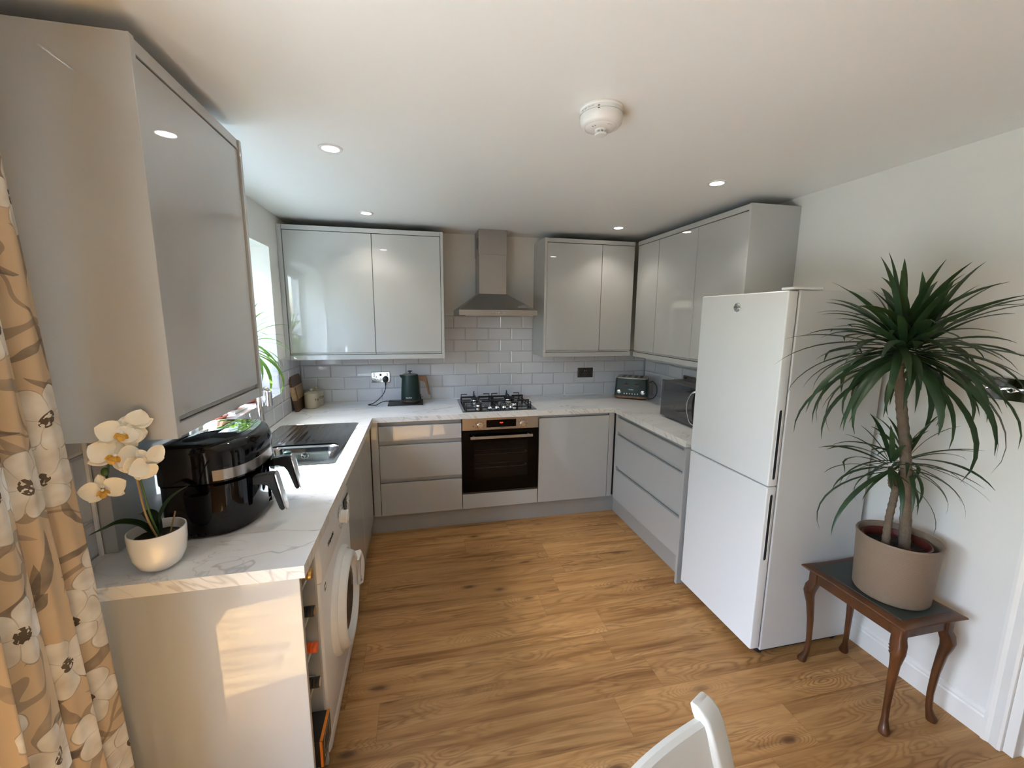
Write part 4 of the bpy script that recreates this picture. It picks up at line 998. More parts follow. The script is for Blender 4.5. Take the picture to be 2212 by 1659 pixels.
# ------------------------------------------------------------ sockets, kettle, tray, jars, board
def socket(label, x0, z0, m, plugdark=False):
    """Double wall socket on the back wall; origin at lower left."""
    w, h = 0.146, 0.086; y = -0.0075
    t = thing('double_socket', label, 'wall socket', (x0+w/2, 0, z0))
    bm = B(); box(bm, x0-0.002, x0+w+0.002, y-0.0045, y+0.004, z0-0.002, z0+h+0.002, 0.001); finish(bm, 'back_edge', M_BLACKM, t)
    bm = B(); box(bm, x0, x0+w, y-0.0062, y-0.002, z0, z0+h, 0.0015, 2); p = finish(bm, 'plate', m, t)
    yf = y-0.0064
    def holes(cx, cz):
        bm = B(); box(bm, cx-0.0042, cx+0.0042, yf-0.0004, yf+0.001, cz+0.010, cz+0.019); finish(bm, 'pin_hole', M_BLACKM, p)
        for s in (-1, 1): bm = B(); box(bm, cx+s*0.011-0.0042, cx+s*0.011+0.0042, yf-0.0004, yf+0.001, cz-0.010, cz-0.0035); finish(bm, 'pin_hole', M_BLACKM, p)
    if plugdark:
        holes(x0+0.038, z0+0.032)
        sw = ((x0+0.020, 0), (x0+w-0.022, 0)); bm = B(); box(bm, x0+w/2-0.009, x0+w/2+0.009, yf-0.0004, yf+0.001, z0+0.052, z0+0.073); finish(bm, 'usb_module', M_BLACKM, p)
    else:
        holes(x0+0.038, z0+0.030); holes(x0+w-0.036, z0+0.030); sw = ((x0+0.066, 0), (x0+0.082, 0))
    for sx, _ in sw:
        bm = B(); box(bm, sx-0.0085, sx+0.0085, yf-0.0003, yf+0.001, z0+0.049, z0+0.075); finish(bm, 'switch_surround', M_BLACKM, p)
        bm = B(); box(bm, sx-0.0048, sx+0.0048, yf-0.003, yf+0.001, z0+0.053, z0+0.071, 0.001); finish(bm, 'rocker_switch', M_CHROME if m is not M_PEWTER else M_STEEL, p)
    for sx in (x0+0.010, x0+w-0.010):
        bm = B(); cyl(bm, (sx, yf+0.0008, z0+h/2), (0, -1, 0), 0.0032, 0.0014, 14); finish(bm, 'screw', M_CHROME, p)
    return t
socket('polished chrome double socket with a black plug in it', 0.553, 1.067, M_CHROME, True)
socket('dark nickel double socket between hob and toaster', 2.383, 1.068, M_PEWTER)
def side_socket():
    t = thing('double_socket', 'black double socket on the side wall behind the microwave', 'wall socket', (W, -0.70, 1.085))
    bm = B(); box(bm, W-0.018, W-0.0065, -0.775, -0.629, 1.070, 1.156, 0.0015); finish(bm, 'plate', M_PEWTER, t)
    for y in (-0.74, -0.665):
        bm = B(); box(bm, W-0.021, W-0.0175, y-0.012, y+0.012, 1.12, 1.145, 0.001); finish(bm, 'rocker_switch', M_BLACKM, t)
side_socket()
def plug():
    x, z = 0.664, 1.094; y = -0.0142
    t = thing('kettle_plug', 'black three pin plug and cable trailing to the kettle', 'plug and cable', (x, y, z))
    bm = B(); out = [(0, 0.026), (0.010, 0.0245), (0.022, 0.012), (0.024, -0.004), (0.020, -0.020), (0.010, -0.025), (-0.010, -0.025), (-0.020, -0.020), (-0.024, -0.004), (-0.022, 0.012), (-0.010, 0.0245)]
    loft(bm, [[(x+a*s, y-d, z+b*s) for a, b in out] for s, d in ((1, 0), (1, 0.014), (0.92, 0.022), (0.6, 0.026))]); finish(bm, 'plug_body', M_BLACKM, t, smooth=True)
    bm = B(); tube(bm, [(x, y-0.012, z-0.022), (x, y-0.013, z-0.040), (x, y-0.013, z-0.055)], [0.0075, 0.006, 0.0042], 12); finish(bm, 'strain_relief', M_BLACKM, t, smooth=True)
    bm = B(); tube(bm, [(x, y-0.013, z-0.05), (x-0.006, y-0.02, z-0.09), (x-0.03, y-0.045, z-0.135), (x-0.085, y-0.10, z-0.178), (x-0.125, y-0.135, T+0.0045), (x-0.128, y-0.150, T+0.004),
                        (x-0.10, y-0.160, T+0.004), (x-0.065, y-0.172, T+0.006), (x-0.03, y-0.140, T+0.020), (x+0.01, y-0.125, T+0.026), (x+0.06, y-0.125, T+0.020), (x+0.118, y-0.125, T+0.0165)], 0.0033, 10, 8); finish(bm, 'cable', M_BLACKM, t, smooth=True)
plug()
def tray():
    bm = B(); box(bm, 0.688, 0.968, -0.226, -0.018, T+0.0004, T+0.0105, 0.002); o = finish(bm, 'slate_mat', M_SLATE); tag(o, 'flat black slate mat under the green kettle', 'mat')
tray()
def kettle():
    x, y, z = 0.868, -0.135, T+0.011
    t = thing('kettle', 'dark green kettle with walnut handle standing on a black mat', 'kettle', (x, y, z))
    bm = B(); lathe(bm, [(0, 0), (0.070, 0), (0.076, 0.003), (0.076, 0.009), (0.070, 0.012), (0, 0.012)], (x, y, z), seg=40); finish(bm, 'power_base', M_BLACKM, t, smooth=True)
    bm = B(); lathe(bm, [(0.060, 0.012), (0.070, 0.0125), (0.0735, 0.016), (0.0745, 0.022), (0, 0.022)], (x, y, z), seg=48); finish(bm, 'wood_ring', M_WALNUT, t, smooth=True)
    bm = B(); lathe(bm, [(0.070, 0.0215), (0.0755, 0.024), (0.0765, 0.03), (0.0755, 0.07), (0.0700, 0.15), (0.0645, 0.222), (0.0635, 0.228), (0.060, 0.231), (0, 0.231)], (x, y, z), seg=56); body = finish(bm, 'body', M_GREEN, t, smooth=True)
    bm = B(); lathe(bm, [(0.0595, 0.2312), (0.0595, 0.2335), (0.050, 0.237), (0.02, 0.239), (0, 0.239)], (x, y, z), seg=40); lid = finish(bm, 'lid', M_STEEL, t, smooth=True)
    bm = B(); lathe(bm, [(0.007, 0.238), (0.0055, 0.243), (0.005, 0.252), (0.012, 0.2545), (0.0185, 0.256), (0.0185, 0.260), (0.016, 0.262), (0, 0.262)], (x, y, z), seg=28); finish(bm, 'lid_knob', M_BLACKM, lid, smooth=True)
    bm = B(); L = []
    for (sx, w, zz) in ((-0.052, 0.024, 0.226), (-0.075, 0.016, 0.228), (-0.084, 0.007, 0.229)):
        L.append([(x+sx, y-w, z+zz), (x+sx, y+w, z+zz), (x+sx+0.004, y+w*0.8, z+zz-0.012-0.6*abs(sx+0.084)), (x+sx+0.006, y, z+zz-0.018-1.0*abs(sx+0.084)), (x+sx+0.004, y-w*0.8, z+zz-0.012-0.6*abs(sx+0.084))])
    loft(bm, L); finish(bm, 'spout', M_GREEN, body, smooth=True)
    bm = B(); poly = [(0.060, 0.219), (0.126, 0.219), (0.132, 0.214), (0.163, 0.062), (0.161, 0.056), (0.150, 0.054), (0.144, 0.060), (0.128, 0.150), (0.118, 0.172), (0.100, 0.178), (0.063, 0.178)]
    b2 = B(); prism(b2, [(x+a, y-0.0125, z+b) for a, b in poly], (0, 0.025, 0)); bmesh.ops.bevel(b2, geom=b2.edges[:], offset=0.004, segments=3, affect='EDGES'); merge(bm, b2)
    finish(bm, 'handle', M_WALNUT, t, smooth=True)
    bm = B(); box(bm, x+0.066, x+0.080, y-0.010, y+0.010, z+0.045, z+0.17, 0.003, M=None); finish(bm, 'water_gauge', MATS['smoked_gauge'], t)
    bm = B(); box(bm, x+0.072, x+0.086, y-0.008, y+0.008, z+0.022, z+0.064, 0.002); sw = finish(bm, 'switch_housing', M_BLACKM, t)
    bm = B(); tube(bm, [(x+0.084, y, z+0.044), (x+0.100, y, z+0.044)], 0.0035, 10, sm=False); bmesh.ops.create_icosphere(bm, subdivisions=2, radius=0.006, matrix=Matrix.Translation((x+0.101, y, z+0.044))); finish(bm, 'switch_lever', M_CHROME, sw, smooth=True)
    text('haydon', 0.0165, (x-0.012, y-0.0772, z+0.050), (1, 0, 0), (0, 0, 1), M_LTINK, 'brand_lettering', body, bold=0.0003)
mat('smoked_gauge', (0.20, 0.20, 0.21), 0.15)
kettle()
def board():
    t = thing('chopping_board', 'striped walnut and maple chopping board leaning on the corner tiles', 'chopping board', (0.03, -0.19, T))
    y0, y1 = -0.318, -0.075; th = 0.024
    # leans towards the left wall: foot 6 cm out, top edge against the tiles
    hgt = 0.262; lean = 0.042; s0 = 0.058
    def P(yy, h, k): f = h/hgt; return (s0-lean*f-k, yy, T+0.0005+h)
    def slab(name, ha, hb, m, notch=False, top=False):
        bm = B(); r = 0.022
        if top: out = [(y0, ha), (y1, ha), (y1, hb-r)]+[(y1-r+r*math.cos(R(a)), hb-r+r*math.sin(R(a))) for a in (15, 45, 75)]+[(y1-r, hb), (y0+r, hb)]+[(y0+r-r*math.cos(R(90-a)), hb-r+r*math.sin(R(90-a))) for a in (15, 45, 75)]+[(y0, hb-r)]
        else: out = [(y0, ha), (y1, ha), (y1, hb), (y0, hb)]
        loft(bm, [[P(yy, h, 0) for yy, h in out], [P(yy, h, th) for yy, h in out]])
        return finish(bm, name, m, t)
    slab('walnut_strip', 0.0, 0.085, M_DWOOD); slab('maple_strip', 0.0855, 0.185, M_LWOOD); slab('walnut_strip', 0.1855, 0.262, M_DWOOD, top=True)
    bm = B(); q = [(y0+0.035, 0.075), (y0+0.062, 0.075), (y0+0.062, 0.178), (y0+0.035, 0.178)]
    loft(bm, [[P(a, h, -0.0008) for a, h in q], [P(a, h, -0.0002) for a, h in q]]); finish(bm, 'inlay_stripe', MATS['red_brown_inlay'], t)
wood_mat('red_brown_inlay', (0.13, 0.05, 0.02), (0.22, 0.09, 0.035), 0.45, (30, 4, 30))
board()
def jar(x, y, label, word, ang):
    t = thing('storage_jar', label, 'jar', (x, y, T), group=None)
    bm = B(); lathe(bm, [(0, 0), (0.046, 0), (0.0505, 0.003), (0.052, 0.010), (0.0515, 0.105), (0.0535, 0.112), (0.0535, 0.117), (0.049, 0.119), (0.046, 0.116), (0, 0.116)], (x, y, T+0.0005), seg=44); b = finish(bm, 'body', M_CREAM, t, smooth=True)
    bm = B(); lathe(bm, [(0.0455, 0.1165), (0.0455, 0.120), (0.040, 0.124), (0.020, 0.130), (0.0075, 0.132), (0.007, 0.137), (0.0125, 0.142), (0.0135, 0.147), (0.0115, 0.152), (0, 0.1535)], (x, y, T+0.0005), seg=36); finish(bm, 'lid', M_CREAM, t, smooth=True)
    # lettering wrapped round the side
    n = Vector((math.cos(ang), math.sin(ang), 0)); tx = Vector((-n.y, n.x, 0))
    step = 0.0175
    for i, ch in enumerate(word):
        a = ang+i*step/0.0525; nn = Vector((math.cos(a), math.sin(a), 0)); tt = Vector((-nn.y, nn.x, 0))
        text(ch, 0.024, Vector((x, y, T+0.066))+nn*0.0521, tt, (0, 0, 1), M_INK, 'letter', b, bold=0.0003)
jar(0.1165, -0.172, 'cream lidded stoneware jar lettered TEA, nearer of the pair', 'TEA', R(-46))
jar(0.128, -0.062, 'cream lidded stoneware jar lettered COFFEE, behind the nearer one', 'COFFEE', R(-45))

# ------------------------------------------------------------ toaster
def toaster():
    th = -0.60; w, d, h = 0.288, 0.235, 0.186
    t = thing('toaster', 'dark green four slice toaster with chrome dials in the back right corner', 'toaster', (0, 0, 0))
    C = Vector((2.646, -0.236, T+0.001)); ex = Vector((math.cos(th), math.sin(th), 0)); ey = Vector((-ex.y, ex.x, 0))
    M = Matrix((ex, ey, Vector((0, 0, 1)))).transposed().to_4x4(); M.translation = C
    t.matrix_world = M; t.location = C; t.rotation_euler = (0, 0, th); WM[t.name] = Matrix.Translation(C) @ Matrix.Rotation(th, 4, 'Z')
    def F(bm, name, m, par, **k): bm.transform(WM[t.name]); return finish(bm, name, m, par, **k)
    def L(o, z, ins=0, r=0.022): return [(x, y, z) for x, y in rrect(ins, w-ins, ins, d-ins, r, 5)]
    bm = B(); loft(bm, [L(0, 0.008, 0.010), L(0, 0.0, 0.014)][::-1]); F(bm, 'rubber_base', M_BLACKM, t)
    bm = B(); loft(bm, [L(0, 0.008, 0.004), L(0, 0.012, 0.0), L(0, 0.028, 0.0)]); F(bm, 'wood_band', M_WALNUT, t, smooth=True)
    bm = B(); loft(bm, [L(0, 0.0282, 0.0), L(0, h-0.012, 0.008), L(0, h-0.004, 0.011)]); body = F(bm, 'body', M_GREEN, t, smooth=True)
    bm = B(); loft(bm, [L(0, h-0.0035, 0.011), L(0, h+0.003, 0.013), L(0, h+0.004, 0.017)]); top = F(bm, 'top_plate', M_STEEL, t, smooth=True)
    for x in (0.070, 0.118, 0.172, 0.220):
        bm = B(); box(bm, x-0.014, x+0.014, 0.045, d-0.045, h+0.004, h+0.0046); F(bm, 'bread_slot', M_BLACKM, top)
    for x in (0.070, 0.118, 0.172, 0.220):
        bm = B()
        for k in range(7):
            yy = 0.055+k*0.024; tube(bm, [(x-0.013, yy, h+0.0048), (x+0.013, yy+0.008, h+0.0048)], 0.0009, 5, sm=False)
        F(bm, 'slot_guard', M_STEEL, top)
    for x in (0.099, 0.191):
        bm = B(); box(bm, x-0.0032, x+0.0032, 0.0012, 0.008, 0.062, 0.158); F(bm, 'lever_slot', M_BLACKM, body)
        bm = B(); box(bm, x-0.021, x+0.021, -0.014, 0.005, 0.124, 0.131, 0.002); box(bm, x-0.021, x+0.021, -0.014, 0.005, 0.131, 0.134, 0.001, 1, 1); F(bm, 'lever', [M_WALNUT, M_BLACKM], body)
    for x in (0.044, 0.246):
        bm = B(); lathe(bm, [(0.024, -0.001), (0.024, 0.002), (0.0, 0.002)], (x, 0.004, 0.068), (0, -1, 0), 32); F(bm, 'dial_surround', M_BLACKM, body)
        bm = B(); lathe(bm, [(0.019, 0), (0.0185, 0.014), (0.016, 0.016), (0.0, 0.0165)], (x, 0.002, 0.068), (0, -1, 0), 32); box(bm, x-0.002, x+0.002, -0.018, -0.01, 0.055, 0.082); F(bm, 'dial', M_CHROME, body, smooth=True)
    for k in range(6):
        x = 0.088+k*0.0228
        bm = B(); lathe(bm, [(0.0062, 0), (0.0058, 0.003), (0.003, 0.0045), (0, 0.0048)], (x, 0.0022, 0.050), (0, -1, 0), 16); F(bm, 'push_button', M_CHROME, body, smooth=True)
        bm = B(); box(bm, x-0.004, x+0.004, 0.0006, 0.0014, 0.0365, 0.0385); F(bm, 'button_caption', M_LTINK, body)
    X = WM[t.name].to_3x3() @ Vector((1, 0, 0)); O = WM[t.name] @ Vector((0.145, 0.0018, 0.088))
    text('haydon', 0.014, O, X, (0, 0, 1), M_LTINK, 'brand_lettering', body, bold=0.0003)
    bm = B(); tube(bm, [(w-0.004, d-0.05, 0.135), (w+0.03, d-0.06, 0.145), (w+0.062, d-0.09, 0.11), (w+0.068, d-0.13, 0.06), (w+0.05, d-0.17, 0.02), (w+0.02, d-0.19, 0.008), (w-0.002, d-0.20, 0.008)], 0.0033, 10, 8); F(bm, 'power_cable', M_BLACKM, t, smooth=True)
toaster()

# ------------------------------------------------------------ microwave
def microwave():
    x0, x1, y0, y1 = 2.675, 3.03, -1.405, -0.930; zb, zt = T+0.014, 1.176
    t = thing('microwave', 'dark mirrored microwave with curved chrome handle behind the fridge', 'microwave', ((x0+x1)/2, (y0+y1)/2, T))
    bm = B(); box(bm, x0+0.028, x1, y0+0.004, y1-0.004, zb+0.002, zt-0.002, 0.003); bd = finish(bm, 'body', M_MWSIDE, t)
    bm = B()
    for k in range(2): box(bm, x0+0.06+k*0.05, x0+0.064+k*0.05, y0+0.03, y1-0.03, zt-0.002, zt-0.0005)
    finish(bm, 'top_ridges', M_MWSIDE, bd)
    bm = B(); box(bm, x0, x0+0.026, y0, y1, zb, zt, 0.002); d = finish(bm, 'door', M_MWSIDE, t)
    bm = B(); box(bm, x0-0.0025, x0+0.001, y0+0.001, y1-0.004, zb+0.036, zt-0.004, 0.0008); finish(bm, 'mirror_glass', M_MWGLASS, d)
    bm = B(); box(bm, x0-0.002, x0+0.027, y1-0.0035, y1+0.0005, zb, zt, 0.0006); finish(bm, 'silver_edge', M_CHROME, d)
    bm = B(); yh = -1.270; tube(bm, [(x0-0.001, yh-0.050, zt-0.020), (x0-0.018, yh-0.030, zt-0.040), (x0-0.024, yh-0.004, (zb+zt)/2+0.04), (x0-0.025, yh, (zb+zt)/2), (x0-0.024, yh-0.004, (zb+zt)/2-0.04), (x0-0.018, yh-0.030, zb+0.030), (x0-0.001, yh-0.050, zb+0.012)], 0.0085, 14, 8, flat=(1.0, 0.45, (0, 1, 0)))
    finish(bm, 'handle', M_CHROME, d, smooth=True)
    for x, y in ((x0+0.05, y1-0.05), (x0+0.05, y0+0.05), (x1-0.04, y1-0.05), (x1-0.04, y0+0.05)):
        bm = B(); cyl(bm, (x, y, T+0.0005), (0, 0, 1), 0.013, 0.0155, 16); finish(bm, 'foot', M_BLACKM, t)
microwave()

# ------------------------------------------------------------ air fryer
def air_fryer():
    yc = -2.022; xb = 0.145; t = thing('air_fryer', 'large gloss black air fryer with two chrome faced basket handles', 'air fryer', (0.22, yc, T))
    hw = 0.190
    def plan(o=0.0, x_front=0.397, n=26):
        pts = []
        for a, b in rrect(xb+o, 0.36, yc-hw+o, yc+hw-o, 0.03, 5):
            if a < 0.25: pts.append((a, b))
        # front: superellipse bulge
        fr = []
        xs, A, Bh = 0.262, (x_front-o)-0.262, hw-o
        for k in range(n+1):
            th = -PI/2+PI*k/n; c, s = math.cos(th), math.sin(th)
            fr.append((xs+A*abs(c)**(2/2.5), yc+Bh*math.copysign(abs(s)**(2/2.7), s)))
        return fr+pts
    def L(z, o=0.0, xf=0.397): return [(x, y, z) for x, y in plan(o, xf)]
    bm = B(); loft(bm, [L(T+0.006, 0.012), L(T+0.022, 0.003), L(T+0.030, 0.004)]); base = finish(bm, 'base', M_BLACKP, t, smooth=True)
    bm = B(); loft(bm, [L(T+0.0305, 0.003, 0.392), L(T+0.180, 0.003, 0.394)]); low = finish(bm, 'lower_housing', M_BLACKP, t, smooth=True)
    bm = B(); loft(bm, [L(T+0.1815, 0.004, 0.394), L(T+0.186, 0.0), L(T+0.268, 0.0, 0.400), L(T+0.296, 0.001, 0.388), L(T+0.304, 0.004, 0.380), L(T+0.308, 0.011, 0.370)]); hd = finish(bm, 'upper_housing', M_BLACKP, t, smooth=True)
    bm = B(); loft(bm, [L(T+0.3075, 0.016, 0.360), L(T+0.3100, 0.017, 0.359), L(T+0.3108, 0.021, 0.355)]); finish(bm, 'top_panel', MATS['piano_black'], hd, smooth=True)
    bm = B(); loft(bm, [L(T+0.3106, 0.050, 0.318), L(T+0.3116, 0.051, 0.317)]); finish(bm, 'lid_inset', MATS['piano_black'], hd, smooth=True)
    # control band wrapped round the front
    def arc(z0, z1, o, k0, k1, xf, name, m, par, thick=0.0022, n=26):
        xs, A, Bh = 0.262, xf-0.262, hw
        bm = B(); rings = []
        for k in range(int(k0*4), int(k1*4)+1):
            th = -PI/2+PI*(k/4)/n; c, s = math.cos(th), math.sin(th)
            p = Vector((xs+A*abs(c)**(2/2.5), yc+Bh*math.copysign(abs(s)**(2/2.7), s), 0)); q = Vector((xs+(A+thick)*abs(c)**(2/2.5), yc+(Bh+thick)*math.copysign(abs(s)**(2/2.7), s), 0))
            rings.append([p+Vector((0, 0, z0)), q+Vector((0, 0, z0+0.001)), q+Vector((0, 0, z1-0.001)), p+Vector((0, 0, z1))])
        loft(bm, rings); return finish(bm, name, m, par, smooth=True)
    arc(T+0.192, T+0.228, 0, 2.0, 24.0, 0.3975, 'control_band', MATS['brushed_dark_band'], hd)
    for k0, k1, yh in ((2.2, 12.75, yc-0.092), (13.25, 23.8, yc+0.092)):
        b = arc(T+0.032, T+0.178, 0, k0, k1, 0.3955, 'basket_front', M_BLACKP, t, 0.0045)
        bm = B(); xo = 0.389                                        # bracket leaves the front, then drops
        prof = [(xo-0.012, 0.168), (xo+0.050, 0.178), (xo+0.064, 0.176), (xo+0.090, 0.050), (xo+0.084, 0.040), (xo+0.074, 0.046), (xo+0.056, 0.120), (xo+0.044, 0.138), (xo+0.024, 0.146), (xo-0.012, 0.138)]
        b2 = B(); prism(b2, [(x, yh-0.0165, T+z) for x, z in prof], (0, 0.033, 0)); bmesh.ops.bevel(b2, geom=b2.edges[:], offset=0.003, segments=2, affect='EDGES'); merge(bm, b2)
        h = finish(bm, 'basket_handle', M_BLACKM, b, smooth=True)
        bm = B(); p0, p1 = Vector((xo+0.0645, yh, T+0.182)), Vector((xo+0.0925, yh, T+0.040)); d = (p1-p0); Lh = d.length; d.normalize(); nrm = Vector((-d.z, 0, d.x))
        pts = []
        for cx_, s in ((0.017, -1), (Lh-0.017, 1)):
            for k in range(9):
                a = -PI/2+PI*k/8; pts.append(p0+d*(cx_+s*0.017*math.cos(a))+Vector((0, 1, 0))*0.017*math.sin(a)*s)
        prism(bm, pts, nrm*0.005); bmesh.ops.bevel(bm, geom=bm.edges[:], offset=0.0012, segments=2, affect='EDGES'); finish(bm, 'handle_face', MATS['satin_chrome'], h if False else b, smooth=True)
    for k in range(4):
        bm = B(); box(bm, 0.20+k*0.02, 0.206+k*0.02, yc-hw+0.001, yc-hw+0.004, T+0.010, T+0.020); finish(bm, 'vent_slot', M_BLACKM, base)
    for x, y in ((0.20, yc-0.13), (0.20, yc+0.13), (0.32, yc-0.10), (0.32, yc+0.10)):
        bm = B(); cyl(bm, (x, y, T+0.0005), (0, 0, 1), 0.012, 0.008, 14); finish(bm, 'foot', M_BLACKM, t)
mat('piano_black', (0.003, 0.003, 0.004), 0.03, spec=0.6)
mat('brushed_dark_band', (0.42, 0.40, 0.38), 0.22, metal=1.0)
mat('satin_chrome', (0.62, 0.60, 0.58), 0.2, metal=1.0)
air_fryer()
def soap():
    x, y = 0.385, -1.742
    t = thing('soap_bottle', 'clear washing up liquid bottle half hidden behind the air fryer handles', 'bottle', (x, y, T))
    bm = B(); lathe(bm, [(0, 0), (0.028, 0), (0.032, 0.004), (0.032, 0.080), (0.028, 0.098), (0.014, 0.112), (0.012, 0.116)], (x, y, T+0.0005), seg=32, sx=1.15, sy=0.8); finish(bm, 'clear_body', MATS['clear_plastic'], t, smooth=True)
    bm = B(); lathe(bm, [(0.0125, 0.116), (0.015, 0.117), (0.014, 0.132), (0.006, 0.136), (0, 0.136)], (x, y, T+0.0005), seg=24); finish(bm, 'cap', M_GREEN, t, smooth=True)
glass_mat('clear_plastic', (0.80, 0.90, 0.90), 0.05)
soap()

# ------------------------------------------------------------ plants
def leaf(bm, p, az, el, L, w, droop, n=9, twist=0.0, bound=None, tipbend=0.0, fold=0.22):
    """Strap leaf: V-section strip that starts at p, heads off at azimuth/elevation and droops."""
    p = Vector(p); a = az; e = el; st = L/n; rows = []
    for i in range(n+1):
        u = i/n
        d = Vector((math.cos(e)*math.cos(a), math.cos(e)*math.sin(a), math.sin(e)))
        side = Vector((-math.sin(a), math.cos(a), 0)); side = (side*math.cos(twist*u)+d.cross(side)*math.sin(twist*u)).normalized()
        nr = side.cross(d)
        ww = w*0.5*(0.55+0.45*math.sin(min(1, u*3.2)*PI/2))*(1-max(0, (u-0.45)/0.55)**1.7)+0.0004
        rows.append([p-side*ww+nr*ww*fold, p-nr*ww*fold*0.2, p+side*ww+nr*ww*fold])
        p = p+d*st; e -= droop*(0.4+1.2*u)/n; a += tipbend/n
        if bound:
            for ax, lo, hi in bound:
                if p[ax] > hi: p[ax] = hi
                if p[ax] < lo: p[ax] = lo
            if p.x < 0.012 and p.x > -0.25 and p.y > WY1-0.012: p.y = WY1-0.012
    vs = [[bm.verts.new(q) for q in r] for r in rows]
    for A, C in zip(vs, vs[1:]):
        for k in (0, 1):
            if (A[k].co-C[k].co).length > 1e-6: bm.faces.new((A[k], A[k+1], C[k+1], C[k]))
def crown(bm, c, axis, n, Lr, wr, rnd, spread=1.0, bound=None, h=0.10, gap=None):
    """Dracaena head: spiral of leaves along the last 10 cm of cane, upper ones stiff, lower ones drooping."""
    c = Vector(c); axis = Vector(axis).normalized()
    for i in range(n):
        u = i/(n-1); az = i*2.39996+rnd.uniform(-.25, .25)
        el = R(-22+100*u**1.5)+rnd.uniform(-.16, .16); L = rnd.uniform(*Lr)*(1-0.38*u)
        if gap and gap(az % (2*PI), el): L *= 0.6
        leaf(bm, c+axis*(h*u-h*0.5)+Vector((math.cos(az), math.sin(az), 0))*0.012, az, el, L, rnd.uniform(*wr), (1.75-1.15*u)*rnd.uniform(.7, 1.3)*spread, 10, rnd.uniform(-.5, .5), bound, rnd.uniform(-.3, .3))
def cane(bm, pts, r, seg=14):
    """Ringed cane: tube with leaf-scar ridges."""
    path = catmull(pts, 14); rs = r if isinstance(r, (tuple, list)) else (r, r); fine = []
    tube(bm, path, [rs[0]+(rs[-1]-rs[0])*i/(len(path)-1)+(0.0016 if i % 3 == 0 else 0) for i in range(len(path))], seg, sm=False)

def console_table():
    t = thing('side_table', 'small mahogany side table with green leather top by the fridge', 'side table', (2.835, -2.39, 0))
    x0, x1, y0, y1, zt = 2.668, 2.985, -2.605, -2.172, 0.490
    def outline(o, z, wav=0.010, n=14):
        pts = []
        C = [(x0+o, y0+o), (x1-o, y0+o), (x1-o, y1-o), (x0+o, y1-o)]
        for k in range(4):
            a, b = Vector((*C[k], z)), Vector((*C[(k+1) % 4], z)); d = (b-a); nrm = Vector((d.y, -d.x, 0)).normalized()
            for i in range(n):
                u = i/n; pts.append(a+d*u+nrm*(-wav*math.sin(PI*u)**0.8*0.0+wav*(math.cos(2*PI*u)*0.5+0.5-1)+wav*0.5*math.sin(PI*u)**4))
        return pts
    bm = B(); loft(bm, [outline(0.020, zt-0.026), outline(0.010, zt-0.020), outline(0.004, zt-0.015), outline(0.0, zt-0.011), outline(0.002, zt-0.006), outline(0.010, zt-0.002), outline(0.022, zt), outline(0.036, zt-0.0006, 0.005)]); top = finish(bm, 'table_top', M_MAHOG, t, smooth=True)
    bm = B(); loft(bm, [outline(0.037, zt-0.0005, 0.004), outline(0.038, zt+0.0010, 0.004)]); finish(bm, 'leather_inlay', M_LEATHER, top)
    # aprons
    for a in ((x0+0.030, x0+0.045, y0+0.05, y1-0.05), (x1-0.045, x1-0.030, y0+0.05, y1-0.05), (x0+0.05, x1-0.05, y0+0.030, y0+0.045), (x0+0.05, x1-0.05, y1-0.045, y1-0.030)):
        bm = B(); box(bm, *a, zt-0.072, zt-0.0245, 0.002); finish(bm, 'apron', M_MAHOG, t)
    for sx, sy in ((0, 0), (0, 1), (1, 0), (1, 1)):
        cx, cy = (x0+0.042, x1-0.042)[sx], (y0+0.042, y1-0.042)[sy]; dx, dy = (-1, 1)[sx], (-1, 1)[sy]
        L = []
        for z, off, hw in ((zt-0.025, 0.0, 0.019), (zt-0.075, 0.0, 0.019), (zt-0.095, 0.006, 0.021), (zt-0.125, 0.011, 0.0225), (zt-0.150, 0.010, 0.019), (zt-0.185, 0.005, 0.0155), (0.22, -0.001, 0.0125), (0.12, -0.004, 0.0105), (0.055, -0.002, 0.0105), (0.028, 0.004, 0.0145), (0.012, 0.008, 0.018), (0.0, 0.008, 0.016)):
            ox, oy = cx+dx*off, cy+dy*off; r = hw*(0.35 if z > zt-0.1 else 0.8)
            L.append([(x, y, z) for x, y in rrect(ox-hw, ox+hw, oy-hw, oy+hw, min(r, hw*0.98), 4)])
        bm = B(); loft(bm, L[::-1]); lg = finish(bm, 'leg', M_MAHOG, t, smooth=True)
        bm = B()
        for k in range(3):
            zz = zt-0.105-k*0.012
            tube(bm, [(cx+dx*0.031-0.0, cy-0.009*(1-k*.2), zz+0.003), (cx+dx*0.034, cy, zz-0.003), (cx+dx*0.031, cy+0.009*(1-k*.2), zz+0.003)], 0.0022, 6, 4)
        finish(bm, 'carved_knee', M_MAHOG, lg, smooth=True)
console_table()
